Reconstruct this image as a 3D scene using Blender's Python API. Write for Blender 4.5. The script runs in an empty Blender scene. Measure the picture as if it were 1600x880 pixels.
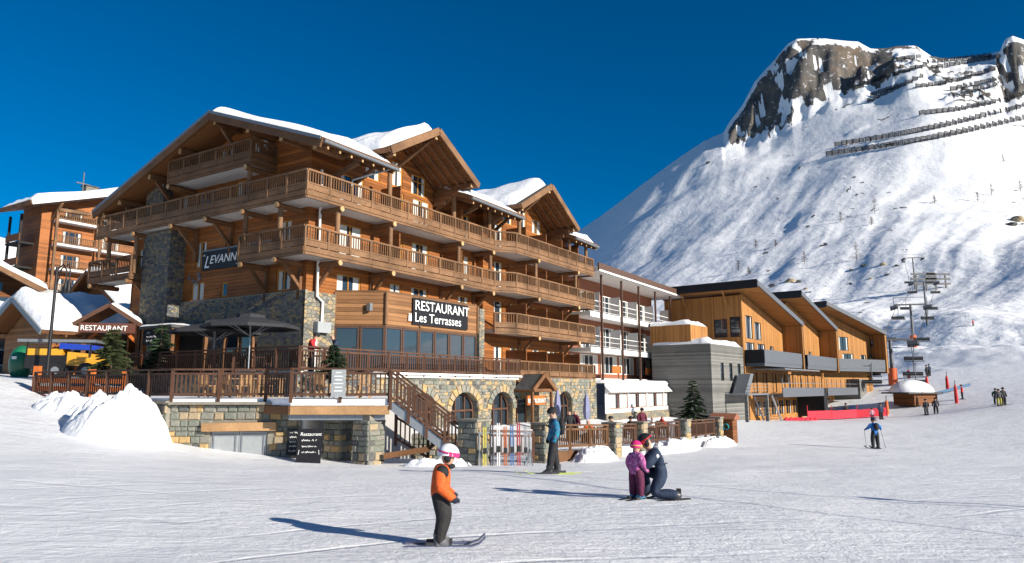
import bpy, bmesh, math, random
import numpy as np
from mathutils import Vector, Matrix
random.seed(7)
R = math.radians
S = bpy.context.scene
COL = S.collection
# ------------------------------------------------------------------ camera, sky, sun, exposure
F_PX, W_PX, H_PX, HORIZON = 1100.0, 1600.0, 880.0, 605.0
PITCH = math.atan((HORIZON - H_PX / 2) / F_PX)
cam_d = bpy.data.cameras.new('camera'); cam = bpy.data.objects.new('camera', cam_d); COL.objects.link(cam)
cam_d.sensor_width = 36; cam_d.lens = 36 * F_PX / W_PX
cam_d.clip_start = 0.1; cam_d.clip_end = 6000
cam.location = (0, 0, 0); cam.rotation_euler = (math.pi / 2 + PITCH, 0, 0)   # z is measured from eye level
S.camera = cam
S.render.resolution_x, S.render.resolution_y = 1024, 563
SUN_AZ, SUN_EL = 124.8, 20.0        # clockwise from +Y, above the horizon
world = bpy.data.worlds.new('World'); S.world = world; world.use_nodes = True
wn = world.node_tree; wn.nodes.clear()
sky = wn.nodes.new('ShaderNodeTexSky'); sky.sky_type = 'NISHITA'; sky.sun_disc = False
sky.sun_elevation = R(SUN_EL); sky.sun_rotation = R(SUN_AZ)
sky.altitude = 2100; sky.air_density = 1.0; sky.dust_density = 0.0; sky.ozone_density = 3.8
hs = wn.nodes.new('ShaderNodeHueSaturation'); hs.inputs['Saturation'].default_value = 1.42; hs.inputs['Value'].default_value = 1.0
bg = wn.nodes.new('ShaderNodeBackground'); bg.inputs['Strength'].default_value = 0.06
wo = wn.nodes.new('ShaderNodeOutputWorld')
wn.links.new(sky.outputs[0], hs.inputs['Color']); wn.links.new(hs.outputs[0], bg.inputs['Color']); wn.links.new(bg.outputs[0], wo.inputs['Surface'])
sd = bpy.data.lights.new('sun', 'SUN'); sd.energy = 5.0; sd.angle = R(0.5); sd.color = (1.0, 0.93, 0.82)
sun = bpy.data.objects.new('sun', sd); COL.objects.link(sun)
_a, _e = R(SUN_AZ), R(SUN_EL)
SUNDIR = Vector((math.sin(_a) * math.cos(_e), math.cos(_a) * math.cos(_e), math.sin(_e)))
sun.rotation_euler = SUNDIR.to_track_quat('Z', 'Y').to_euler()
S.view_settings.view_transform = 'Standard'; S.view_settings.look = 'None'
S.view_settings.exposure = 0.72; S.view_settings.gamma = 1.0

# ------------------------------------------------------------------ helpers
def ray(px, py):
    u = (px - 800) / F_PX; v = (440 - py) / F_PX
    f = math.cos(PITCH) - v * math.sin(PITCH); up = math.sin(PITCH) + v * math.cos(PITCH)
    return u / f, up / f
def at(px, py, depth):
    a, b = ray(px, py); return Vector((a * depth, depth, b * depth))
def tag(o, label=None, cat=None, group=None, kind=None):
    if label: o['label'] = label
    if cat: o['category'] = cat
    if group: o['group'] = group
    if kind: o['kind'] = kind
    return o
def empty(name, loc=(0, 0, 0), rz=0, parent=None):
    o = bpy.data.objects.new(name, None); COL.objects.link(o)
    o.location = loc; o.rotation_euler = (0, 0, rz); o.empty_display_size = .2
    if parent: o.parent = parent
    return o
def link(name, me, parent=None, loc=None, rz=None, scale=None):
    o = bpy.data.objects.new(name, me); COL.objects.link(o)
    if parent: o.parent = parent
    if loc is not None: o.location = loc
    if rz is not None: o.rotation_euler = (0, 0, rz)
    if scale is not None: o.scale = scale
    return o
def copy_tree(o, parent=None):
    c = o.copy(); COL.objects.link(c); c.parent = parent
    for ch in [x for x in o.children]: copy_tree(ch, c)
    return c
class MB:
    """collects shapes, builds ONE mesh"""
    def __init__(s): s.v = []; s.f = []; s.m = []; s.mats = []; s.smooth = []
    def mi(s, mat):
        if mat not in s.mats: s.mats.append(mat)
        return s.mats.index(mat)
    def add(s, vs, fs, mat, smooth=False):
        b = len(s.v); s.v += [tuple(p) for p in vs]; k = s.mi(mat)
        for f in fs: s.f.append([b + i for i in f]); s.m.append(k); s.smooth.append(smooth)
    def box(s, x0, x1, y0, y1, z0, z1, mat):
        v = [(x, y, z) for z in (z0, z1) for y in (y0, y1) for x in (x0, x1)]
        s.add(v, [(0, 2, 3, 1), (4, 5, 7, 6), (0, 1, 5, 4), (2, 6, 7, 3), (0, 4, 6, 2), (1, 3, 7, 5)], mat)
    def beam(s, p, q, w, h, mat, up=(0, 0, 1)):
        p, q = Vector(p), Vector(q); d = (q - p).normalized(); u = Vector(up)
        if abs(d.dot(u)) > .98: u = Vector((0, 1, 0)) if abs(d.y) < .9 else Vector((1, 0, 0))
        sd_ = d.cross(u).normalized(); u = sd_.cross(d).normalized()
        v = []
        for e in (p, q):
            for a, b in ((-1, -1), (1, -1), (1, 1), (-1, 1)): v.append(e + sd_ * (a * w / 2) + u * (b * h / 2))
        s.add(v, [(3, 2, 1, 0), (4, 5, 6, 7), (0, 1, 5, 4), (1, 2, 6, 5), (2, 3, 7, 6), (3, 0, 4, 7)], mat)
    def tube(s, pts, rad, mat, n=8, cap=True):
        pts = [Vector(p) for p in pts]; k = len(pts); rr = rad if isinstance(rad, (list, tuple)) else [rad] * k
        vs = []; pu = None
        for i, p in enumerate(pts):
            d = (pts[min(i + 1, k - 1)] - pts[max(i - 1, 0)]).normalized()
            u = Vector((0, 0, 1)) if abs(d.z) < .9 else Vector((1, 0, 0))
            a = d.cross(u).normalized(); b = d.cross(a).normalized()
            for j in range(n):
                t = 2 * math.pi * j / n; vs.append(p + (a * math.cos(t) + b * math.sin(t)) * rr[i])
        fs = [(i * n + j, i * n + (j + 1) % n, (i + 1) * n + (j + 1) % n, (i + 1) * n + j) for i in range(k - 1) for j in range(n)]
        s.add(vs, fs, mat, True)
        if cap:
            s.add(vs[:n], [tuple(range(n))], mat); s.add(vs[-n:], [tuple(reversed(range(n)))], mat)
    def prism(s, poly, d, mat):
        """poly: list of 3d points (planar), extruded by vector d"""
        n = len(poly); P = [Vector(p) for p in poly]; d = Vector(d)
        v = P + [p + d for p in P]
        s.add(v, [tuple(range(n))[::-1], tuple(range(n, 2 * n))] + [(i, (i + 1) % n, n + (i + 1) % n, n + i) for i in range(n)], mat)
    def quad(s, a, b, c, d, mat): s.add([a, b, c, d], [(0, 1, 2, 3)], mat)
    def ell(s, c, r, mat, nu=14, nv=8, z0=-1.0):
        vs = []; c = Vector(c)
        for i in range(nv + 1):
            ph = math.asin(z0) + (math.pi / 2 - math.asin(z0)) * i / nv
            for j in range(nu):
                th = 2 * math.pi * j / nu
                vs.append(c + Vector((r[0] * math.cos(ph) * math.cos(th), r[1] * math.cos(ph) * math.sin(th), r[2] * math.sin(ph))))
        fs = [(i * nu + j, i * nu + (j + 1) % nu, (i + 1) * nu + (j + 1) % nu, (i + 1) * nu + j) for i in range(nv) for j in range(nu)]
        s.add(vs, fs, mat, True)
    def mesh(s, name):
        me = bpy.data.meshes.new(name); me.from_pydata(s.v, [], s.f)
        for m in s.mats: me.materials.append(m)
        me.polygons.foreach_set('material_index', s.m); me.polygons.foreach_set('use_smooth', s.smooth)
        bm = bmesh.new(); bm.from_mesh(me); bmesh.ops.recalc_face_normals(bm, faces=bm.faces); bm.to_mesh(me); bm.free()
        me.update(); return me
    def build(s, name, parent=None, loc=None, rz=None):
        return link(name, s.mesh(name), parent, loc, rz)

# ------------------------------------------------------------------ materials
def new_mat(name):
    m = bpy.data.materials.new(name); m.use_nodes = True; nt = m.node_tree
    b = nt.nodes['Principled BSDF']; return m, nt, b
def nd(nt, t, **kw):
    n = nt.nodes.new(t)
    for k, v in kw.items():
        if k in n.inputs: n.inputs[k].default_value = v
        else: setattr(n, k, v)
    return n
def ramp(nt, src, stops):
    r = nt.nodes.new('ShaderNodeValToRGB'); e = r.color_ramp.elements
    while len(e) < len(stops): e.new(0.5)
    for x, (p, c) in zip(e, stops): x.position = p; x.color = (*c, 1)
    nt.links.new(src, r.inputs[0]); return r.outputs[0]
def plain(name, col, rough=.6, var=.18, scale=6.0, metal=0.0, bump=0.0, spec=.3, stretch=(1, 1, 1)):
    m, nt, b = new_mat(name)
    tc = nd(nt, 'ShaderNodeTexCoord'); mp = nd(nt, 'ShaderNodeMapping'); mp.inputs['Scale'].default_value = stretch
    nt.links.new(tc.outputs['Object'], mp.inputs[0])
    nz = nd(nt, 'ShaderNodeTexNoise', Scale=scale, Detail=5.0, Roughness=.65); nt.links.new(mp.outputs[0], nz.inputs['Vector'])
    lo = tuple(max(0, c * (1 - var)) for c in col); hi = tuple(min(1, c * (1 + var)) for c in col)
    nt.links.new(ramp(nt, nz.outputs[0], [(.3, lo), (.7, hi)]), b.inputs['Base Color'])
    b.inputs['Roughness'].default_value = rough; b.inputs['Metallic'].default_value = metal; b.inputs['Specular IOR Level'].default_value = spec
    if bump:
        bp = nd(nt, 'ShaderNodeBump', Strength=bump, Distance=.02); nt.links.new(nz.outputs[0], bp.inputs['Height']); nt.links.new(bp.outputs[0], b.inputs['Normal'])
    return m
def boards(name, c_lo, c_hi, axis='Z', pitch=.2, rough=.65, gap=.05, knots=True, grain=(1, 1, 12)):
    """timber cladding: boards of a given pitch stacked along an axis, each with its own tone, dark joint relief and grain"""
    m, nt, b = new_mat(name)
    tc = nd(nt, 'ShaderNodeTexCoord'); sx = nd(nt, 'ShaderNodeSeparateXYZ'); nt.links.new(tc.outputs['Object'], sx.inputs[0])
    src = sx.outputs['XYZ'.index(axis)] if axis in 'XYZ' else None
    if axis == 'H':     # vertical boards: pitch along x + y
        ad = nd(nt, 'ShaderNodeMath', operation='ADD'); nt.links.new(sx.outputs[0], ad.inputs[0]); nt.links.new(sx.outputs[1], ad.inputs[1]); src = ad.outputs[0]
    dv = nd(nt, 'ShaderNodeMath', operation='DIVIDE'); nt.links.new(src, dv.inputs[0]); dv.inputs[1].default_value = pitch
    fl = nd(nt, 'ShaderNodeMath', operation='FLOOR'); nt.links.new(dv.outputs[0], fl.inputs[0])
    fr = nd(nt, 'ShaderNodeMath', operation='FRACT'); nt.links.new(dv.outputs[0], fr.inputs[0])
    wn_ = nd(nt, 'ShaderNodeTexWhiteNoise', noise_dimensions='1D'); nt.links.new(fl.outputs[0], wn_.inputs['W'])
    mp = nd(nt, 'ShaderNodeMapping'); mp.inputs['Scale'].default_value = (1, 1, 14) if axis == 'Z' else (14, 14, 1)
    nt.links.new(tc.outputs['Object'], mp.inputs[0])
    nz = nd(nt, 'ShaderNodeTexNoise', Scale=1.6, Detail=6.0, Roughness=.7); nt.links.new(mp.outputs[0], nz.inputs['Vector'])
    mx = nd(nt, 'ShaderNodeMath', operation='MULTIPLY_ADD'); nt.links.new(wn_.outputs[0], mx.inputs[0]); mx.inputs[1].default_value = .45
    m2 = nd(nt, 'ShaderNodeMath', operation='MULTIPLY'); nt.links.new(nz.outputs[0], m2.inputs[0]); m2.inputs[1].default_value = .75
    lw = nd(nt, 'ShaderNodeTexNoise', Scale=.45, Detail=3.0); nt.links.new(tc.outputs['Object'], lw.inputs['Vector'])
    m5 = nd(nt, 'ShaderNodeMath', operation='MULTIPLY_ADD'); nt.links.new(lw.outputs[0], m5.inputs[0]); m5.inputs[1].default_value = .5; nt.links.new(m2.outputs[0], m5.inputs[2])
    m6 = nd(nt, 'ShaderNodeMath', operation='SUBTRACT'); nt.links.new(m5.outputs[0], m6.inputs[0]); m6.inputs[1].default_value = .22
    nt.links.new(m6.outputs[0], mx.inputs[2])
    col = ramp(nt, mx.outputs[0], [(.2, c_lo), (.8, c_hi)])
    nt.links.new(col, b.inputs['Base Color']); b.inputs['Roughness'].default_value = rough; b.inputs['Specular IOR Level'].default_value = .25
    pg = nd(nt, 'ShaderNodeMath', operation='PINGPONG'); nt.links.new(fr.outputs[0], pg.inputs[0]); pg.inputs[1].default_value = .5
    st = nd(nt, 'ShaderNodeMapRange'); st.inputs[1].default_value = 0; st.inputs[2].default_value = gap * 2; nt.links.new(pg.outputs[0], st.inputs[0])
    a2 = nd(nt, 'ShaderNodeMath', operation='MULTIPLY_ADD'); nt.links.new(nz.outputs[0], a2.inputs[0]); a2.inputs[1].default_value = .2; nt.links.new(st.outputs[0], a2.inputs[2])
    bp = nd(nt, 'ShaderNodeBump', Strength=.9, Distance=.03); nt.links.new(a2.outputs[0], bp.inputs['Height']); nt.links.new(bp.outputs[0], b.inputs['Normal'])
    return m
def wood(name, col, var=.35, rough=.7):
    """weathered beam timber, grain along all long axes"""
    m, nt, b = new_mat(name)
    tc = nd(nt, 'ShaderNodeTexCoord')
    n1 = nd(nt, 'ShaderNodeTexNoise', Scale=.9, Detail=4.0); n2 = nd(nt, 'ShaderNodeTexNoise', Scale=14.0, Detail=6.0, Roughness=.7)
    nt.links.new(tc.outputs['Object'], n1.inputs['Vector']); nt.links.new(tc.outputs['Object'], n2.inputs['Vector'])
    ad = nd(nt, 'ShaderNodeMath', operation='ADD'); nt.links.new(n1.outputs[0], ad.inputs[0]); nt.links.new(n2.outputs[0], ad.inputs[1])
    hf = nd(nt, 'ShaderNodeMath', operation='MULTIPLY'); nt.links.new(ad.outputs[0], hf.inputs[0]); hf.inputs[1].default_value = .5
    lo = tuple(c * (1 - var) for c in col); hi = tuple(min(1, c * (1 + var)) for c in col)
    nt.links.new(ramp(nt, hf.outputs[0], [(.35, lo), (.65, hi)]), b.inputs['Base Color'])
    b.inputs['Roughness'].default_value = rough; b.inputs['Specular IOR Level'].default_value = .25
    bp = nd(nt, 'ShaderNodeBump', Strength=.35, Distance=.01); nt.links.new(n2.outputs[0], bp.inputs['Height']); nt.links.new(bp.outputs[0], b.inputs['Normal'])
    return m
def rubble(name, scale=3.2, cols=((.07, .075, .07), (.13, .13, .115), (.2, .185, .15), (.34, .24, .11)), mortar=(.16, .15, .13)):
    """small rubble masonry too fine to pick apart: voronoi stones with recessed mortar"""
    m, nt, b = new_mat(name)
    tc = nd(nt, 'ShaderNodeTexCoord'); mp = nd(nt, 'ShaderNodeMapping'); mp.inputs['Scale'].default_value = (1, 1, 1.7)
    nt.links.new(tc.outputs['Object'], mp.inputs[0])
    v1 = nd(nt, 'ShaderNodeTexVoronoi', Scale=scale, Randomness=.9); v2 = nd(nt, 'ShaderNodeTexVoronoi', Scale=scale, Randomness=.9, feature='DISTANCE_TO_EDGE')
    nt.links.new(mp.outputs[0], v1.inputs['Vector']); nt.links.new(mp.outputs[0], v2.inputs['Vector'])
    sep = nd(nt, 'ShaderNodeSeparateColor'); nt.links.new(v1.outputs['Color'], sep.inputs[0])
    n = len(cols); col = ramp(nt, sep.outputs[0], [(i / n, c) for i, c in enumerate(cols)])
    nz = nd(nt, 'ShaderNodeTexNoise', Scale=9.0, Detail=6.0); nt.links.new(tc.outputs['Object'], nz.inputs['Vector'])
    mm = nd(nt, 'ShaderNodeMix', data_type='RGBA', blend_type='MULTIPLY'); mm.inputs[0].default_value = .6
    nt.links.new(col, mm.inputs[6]); nt.links.new(ramp(nt, nz.outputs[0], [(.25, (.5, .5, .5)), (.7, (1.15, 1.15, 1.15))]), mm.inputs[7])
    ed = nd(nt, 'ShaderNodeMapRange'); ed.inputs[1].default_value = .01; ed.inputs[2].default_value = .06; nt.links.new(v2.outputs[0], ed.inputs[0])
    m3 = nd(nt, 'ShaderNodeMix', data_type='RGBA'); nt.links.new(ed.outputs[0], m3.inputs[0]); m3.inputs[6].default_value = (*mortar, 1); nt.links.new(mm.outputs[2], m3.inputs[7])
    nt.links.new(m3.outputs[2], b.inputs['Base Color']); b.inputs['Roughness'].default_value = .85; b.inputs['Specular IOR Level'].default_value = .2
    bp = nd(nt, 'ShaderNodeBump', Strength=.9, Distance=.05); nt.links.new(ed.outputs[0], bp.inputs['Height']); nt.links.new(bp.outputs[0], b.inputs['Normal'])
    return m
def glass_mat(name, tint=(.02, .03, .04), rough=.04):
    m, nt, b = new_mat(name); b.inputs['Base Color'].default_value = (*tint, 1); b.inputs['Roughness'].default_value = rough
    b.inputs['Specular IOR Level'].default_value = .8; b.inputs['Coat Weight'].default_value = .5; b.inputs['Coat Roughness'].default_value = .02
    nz = nd(nt, 'ShaderNodeTexNoise', Scale=.7, Detail=2.0); bp = nd(nt, 'ShaderNodeBump', Strength=.06, Distance=.05)
    tc = nd(nt, 'ShaderNodeTexCoord'); nt.links.new(tc.outputs['Object'], nz.inputs['Vector'])
    nt.links.new(nz.outputs[0], bp.inputs['Height']); nt.links.new(bp.outputs[0], b.inputs['Normal']); return m
def snow_mat(name, fine=1.0):
    m, nt, b = new_mat(name); b.inputs['Base Color'].default_value = (.83, .84, .86, 1); b.inputs['Roughness'].default_value = .55
    b.inputs['Specular IOR Level'].default_value = .25
    tc = nd(nt, 'ShaderNodeTexCoord'); n1 = nd(nt, 'ShaderNodeTexNoise', Scale=1.2 * fine, Detail=8.0, Roughness=.6); nt.links.new(tc.outputs['Object'], n1.inputs['Vector'])
    bp = nd(nt, 'ShaderNodeBump', Strength=.8, Distance=.16); nt.links.new(n1.outputs[0], bp.inputs['Height']); nt.links.new(bp.outputs[0], b.inputs['Normal']); return m
M = {}
M['siding'] = boards('siding', (.085, .03, .01), (.33, .115, .028), 'Z', .19)
M['siding_dark'] = boards('siding_dark', (.1, .035, .012), (.2, .075, .024), 'Z', .19)
M['old_boards'] = boards('old_boards', (.12, .055, .024), (.3, .15, .065), 'Z', .22)
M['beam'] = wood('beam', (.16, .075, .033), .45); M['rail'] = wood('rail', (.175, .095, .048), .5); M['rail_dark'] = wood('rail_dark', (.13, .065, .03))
M['soffit_wood'] = boards('soffit_wood', (.12, .05, .018), (.22, .09, .03), 'X', .22)
M['fence'] = wood('fence', (.085, .042, .026)); M['deck_beam'] = wood('deck_beam', (.36, .21, .1)); M['log_end'] = wood('log_end', (.42, .27, .13))
M['orange_wood'] = wood('orange_wood', (.42, .12, .025), .2); M['win_wood'] = wood('win_wood', (.42, .19, .035), .2)
M['plaster'] = plain('plaster', (.6, .58, .56), .85, .06); M['white'] = plain('white', (.72, .71, .69), .6, .05)
M['grey_panel'] = plain('grey_panel', (.1, .11, .125), .5, .12); M['black'] = plain('black', (.012, .012, .014), .5, .2); M['dark'] = plain('dark', (.02, .018, .016), .8, .3)
M['glass'] = glass_mat('glass'); M['glass_blue'] = glass_mat('glass_blue', (.03, .045, .06)); M['curtain'] = plain('curtain', (.5, .5, .47), .9, .15, 9, stretch=(6, 6, .3))
M['zinc'] = plain('zinc', (.2, .215, .23), .4, .12, metal=.4); M['metal_door'] = plain('metal_door', (.3, .32, .33), .5, .1, 3)
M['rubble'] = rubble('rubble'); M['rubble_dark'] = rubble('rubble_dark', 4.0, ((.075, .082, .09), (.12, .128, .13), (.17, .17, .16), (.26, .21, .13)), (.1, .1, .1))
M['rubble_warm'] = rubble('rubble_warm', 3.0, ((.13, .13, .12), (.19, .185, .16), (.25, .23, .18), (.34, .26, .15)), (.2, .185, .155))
M['roof_snow'] = snow_mat('roof_snow', .8); M['snow_pile'] = snow_mat('snow_pile', 2.5)
M['slate'] = plain('slate', (.07, .07, .07), .8, .4, 4, bump=.4); M['brown_metal'] = plain('brown_metal', (.09, .05, .035), .5, .15)
M['terracotta'] = plain('terracotta', (.26, .1, .055), .8, .12); M['orange_paint'] = plain('orange_paint', (.5, .13, .025), .6, .15)
M['chalet_orange'] = boards('chalet_orange', (.15, .055, .018), (.36, .13, .042), 'Z', .25); M['pine_boards'] = boards('pine_boards', (.2, .09, .026), (.42, .195, .058), 'H', .16)
M['slate_cladding'] = boards('slate_cladding', (.075, .075, .072), (.2, .195, .18), 'Z', .16, .8)
STONE = [plain('stone_grey', (.2, .195, .165), .9, .3, 5, bump=.5), plain('stone_green', (.16, .17, .14), .9, .3, 5, bump=.5), plain('stone_dark', (.1, .1, .095), .9, .3, 5, bump=.5),
         plain('stone_ochre', (.38, .26, .12), .9, .25, 5, bump=.5), plain('stone_tan', (.32, .25, .16), .9, .25, 5, bump=.5)]
M['mortar'] = plain('mortar', (.22, .2, .16), .95, .15, 8)
M['steel'] = plain('steel', (.28, .3, .32), .4, .1, metal=.6); M['barrier'] = plain('barrier', (.025, .024, .025), .9, .2); M['pylon'] = plain('pylon', (.11, .11, .115), .5, .15)
M['green_plastic'] = plain('green_plastic', (.01, .13, .06), .35, .1, spec=.5); M['red_net'] = plain('red_net', (.5, .02, .04), .7, .2, 3)
M['rope'] = plain('rope', (.06, .06, .07), .6, .1)

# ------------------------------------------------------------------ generic building bits
def wall_holes(mb, o, ud, nrm, u0, u1, z0, z1, holes, mat, depth=.22, back=None, topz=None, step=.5):
    """vertical wall with real openings. o: origin, ud: unit vector along, nrm: outward. holes: (u0,u1,z0,z1). topz(u): sloping top."""
    o, ud, nrm = Vector(o), Vector(ud), Vector(nrm); P = lambda u, z, d=0: o + ud * u + Vector((0, 0, z)) - nrm * d
    us = {u0, u1, *[h[0] for h in holes], *[h[1] for h in holes]}; zs = sorted({z0, z1, *[h[2] for h in holes], *[h[3] for h in holes]})
    if topz: us |= {u0 + (u1 - u0) * i / int((u1 - u0) / step + 1) for i in range(int((u1 - u0) / step + 1))}
    us = sorted(u for u in us if u0 <= u <= u1); top = topz or (lambda u: 1e9)
    for a, b in zip(us, us[1:]):
        for c, d in zip(zs, zs[1:]):
            if any(h[0] < (a + b) / 2 < h[1] and h[2] < (c + d) / 2 < h[3] for h in holes): continue
            za, zb = min(d, max(c, top(a + 1e-5))), min(d, max(c, top(b - 1e-5)))
            if za - c < 1e-4 and zb - c < 1e-4: continue
            mb.quad(P(a, c), P(b, c), P(b, zb), P(a, za), mat)
    for h in holes:
        a, b, c, d = h[:4]
        for q in (((a, c), (b, c)), ((b, c), (b, d)), ((b, d), (a, d)), ((a, d), (a, c))):
            mb.quad(P(*q[0]), P(*q[1]), P(*q[1], depth), P(*q[0], depth), mat)
        mb.quad(P(a, c, depth), P(b, c, depth), P(b, d, depth), P(a, d, depth), back or M['dark'])
def window(parent, o, ud, nrm, u0, u1, z0, z1, frame=None, name='window', mull=1, trans=0, curtain=.5, inset=.1, fw=.07, glass=None, sub=True):
    """casement in an opening: frame > pane, curtain"""
    frame = frame or M['win_wood']; o, ud, nrm = Vector(o), Vector(ud), Vector(nrm)
    P = lambda u, z, d: o + ud * u + Vector((0, 0, z)) - nrm * d
    def slab(mb, a, b, c, d, d0, d1, mat):
        v = [P(a, c, d1), P(b, c, d1), P(b, d, d1), P(a, d, d1)]; mb.prism(v, nrm * (d1 - d0), mat)
    mb = MB(); f0, f1 = inset - .04, inset + .05
    slab(mb, u0, u0 + fw, z0, z1, f0, f1, frame); slab(mb, u1 - fw, u1, z0, z1, f0, f1, frame)
    slab(mb, u0 + fw, u1 - fw, z0, z0 + fw, f0, f1, frame); slab(mb, u0 + fw, u1 - fw, z1 - fw, z1, f0, f1, frame)
    for k in range(mull):
        uc = u0 + (u1 - u0) * (k + 1) / (mull + 1); slab(mb, uc - fw * .5, uc + fw * .5, z0 + fw, z1 - fw, f0 + .004, f1, frame)
    for k in range(trans):
        zc = z0 + (z1 - z0) * (.68 if trans == 1 else (k + 1) / (trans + 1)); slab(mb, u0 + fw, u1 - fw, zc - fw * .4, zc + fw * .4, f0 + .006, f1, frame)
    fr = mb.build(name, parent)
    g = MB(); slab(g, u0 + fw * .5, u1 - fw * .5, z0 + fw * .5, z1 - fw * .5, inset + .012, inset + .018, glass or M['glass']); g.build('pane', fr)
    if curtain:
        w = (u1 - u0) * curtain * .5
        for a, b in ((u0 + fw, u0 + fw + w), (u1 - fw - w, u1 - fw)):
            c = MB(); n = max(3, int((b - a) / .09)); pts = []
            for i in range(n + 1): pts.append((a + (b - a) * i / n, inset + .002 + .008 * (i % 2)))
            for (p, d0), (q, d1) in zip(pts, pts[1:]): c.quad(P(p, z0 + fw, d0), P(q, z0 + fw, d1), P(q, z1 - fw, d1), P(p, z1 - fw, d0), M['curtain'])
            c.build('curtain', fr)
    return fr
_stone_cache = {}
def stone_mesh(k, var):
    if (k, var) not in _stone_cache:
        rn = random.Random(k * 10 + var); mb = MB(); j = lambda a: a + rn.uniform(-.07, .07)
        b = [(-.5, 0, -.5), (.5, 0, -.5), (.5, 0, .5), (-.5, 0, .5)]; m_ = [(j(-.46), -.7, j(-.45)), (j(.46), -.7, j(-.45)), (j(.46), -.7, j(.45)), (j(-.46), -.7, j(.45))]
        f = [(x * .8 + rn.uniform(-.03, .03), -1 - rn.uniform(0, .25), z * .78) for x, y, z in m_]
        mb.add(b + m_ + f, [(i, (i + 1) % 4, 4 + (i + 1) % 4, 4 + i) for i in range(4)] + [(4 + i, 4 + (i + 1) % 4, 8 + (i + 1) % 4, 8 + i) for i in range(4)] + [(8, 9, 10, 11)], STONE[k])
        _stone_cache[(k, var)] = mb.mesh('stone')
    return _stone_cache[(k, var)]
def stones(parent, o, ud, u0, u1, z0, z1, size=.36, skip=None, weights=(5, 4, 2, 2, 2.5), joined=False, proud=.05, seed=1):
    """rubble stones laid in uneven courses on a wall plane; local -y of each stone is the outward side"""
    rn = random.Random(seed); o, ud = Vector(o), Vector(ud); rz = math.atan2(ud.y, ud.x); z = z0; big = MB() if joined else None; cnt = 0
    while z < z1 - .05:
        h = min(rn.uniform(.55, 1.0) * size, z1 - z)
        if z1 - z - h < .1: h = z1 - z
        u = u0
        while u < u1 - .02:
            w = min(rn.uniform(.7, 1.9) * size, u1 - u)
            if u1 - u - w < .12: w = u1 - u
            k = rn.choices(range(5), weights)[0]; uc, zc = u + w / 2, z + h / 2
            if not (skip and skip(uc, zc)):
                me = stone_mesh(k, rn.randrange(4)); loc = o + ud * uc + Vector((0, 0, zc)); sc = (w * .95, proud * rn.uniform(.7, 1.3), h * .94)
                if joined:
                    mt = Matrix.Translation(loc) @ Matrix.Rotation(rz, 4, 'Z') @ Matrix.Diagonal((*sc, 1))
                    big.add([mt @ v.co for v in me.vertices], [tuple(p.vertices) for p in me.polygons], STONE[k])
                else: link('stone', me, parent, loc, rz, sc)
                cnt += 1
            u += w
        z += h
    if joined: tag(big.build('rubble_stones', parent), kind='stuff')
    return cnt
def snow_slab(parent, p00, p10, p11, p01, th=.4, name='roof_snow', nu=22, nv=12, seed=0, lift=.03, amp=.15):
    """settled snow on a roof slope: rounded edges, uneven depth. p00-p10 is the eave, p01-p11 the ridge"""
    rn = np.random.RandomState(seed); P = [Vector(p) for p in (p00, p10, p11, p01)]; ph = rn.rand(8) * 6.28
    n = (P[1] - P[0]).cross(P[3] - P[0]).normalized()
    if n.z < 0: n = -n
    vs = []; fs = []
    for j in range(nv + 1):
        for i in range(nu + 1):
            u, v = i / nu, j / nv; u = .5 - .5 * math.cos(math.pi * u) if True else u
            b = P[0].lerp(P[1], u).lerp(P[3].lerp(P[2], u), v)
            e = min(u, 1 - u) * (P[1] - P[0]).length; g = v * (P[3] - P[0]).length
            k = (1 - max(0, 1 - e / .5) ** 2.2) * (1 - max(0, 1 - g / .5) ** 2.2)
            h = th * k * (1 + amp * (math.sin(u * 9 + ph[0] + v * 3) + math.sin(v * 8 + ph[1] + u * 5) + .6 * math.sin(u * 23 + ph[2])))
            vs.append(b + Vector((0, 0, lift)) + n * max(h, .0) + (Vector((0, 0, 0)) if k > .01 else Vector((0, 0, -.02))))
    w = nu + 1
    for j in range(nv):
        for i in range(nu): fs.append((j * w + i, j * w + i + 1, (j + 1) * w + i + 1, (j + 1) * w + i))
    mb = MB(); mb.add(vs, fs, M['roof_snow'], True); return mb.build(name, parent)
def text_mesh(name, body, size, mat, parent, loc, rot, extrude=.012, shear=0, align='LEFT', sx=1.0):
    cu = bpy.data.curves.new(name, 'FONT'); cu.body = body; cu.size = size; cu.extrude = extrude; cu.shear = shear; cu.align_x = align; cu.resolution_u = 3
    tmp = bpy.data.objects.new('tmp', cu); COL.objects.link(tmp); bpy.context.view_layer.update()
    me = bpy.data.meshes.new_from_object(tmp.evaluated_get(bpy.context.evaluated_depsgraph_get())); bpy.data.objects.remove(tmp)
    me.materials.clear(); me.materials.append(mat); o = link(name, me, parent, loc); o.rotation_euler = rot; o.scale = (sx, 1, 1); return o
def scribble(parent, o, ud, vd, w, h, seed, name='writing'):
    """a line of handwriting too small to read in the photograph: uneven joined strokes"""
    rn = random.Random(seed); o, ud, vd = Vector(o), Vector(ud).normalized(), Vector(vd).normalized(); n = max(6, int(w / (h * .38))); mb = MB(); prev = None
    for i in range(n + 1):
        p = o + ud * (w * i / n) + vd * (h * (rn.uniform(.05, .35) if i % 2 else rn.uniform(.55, 1.0)))
        if prev is not None and rn.random() > .14: mb.beam(prev, p, .012, .012, M['letter'])
        prev = p
    return tag(mb.build(name, parent), kind='stuff')
M['letter'] = plain('letter', (.85, .85, .83), .5, .03)
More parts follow.
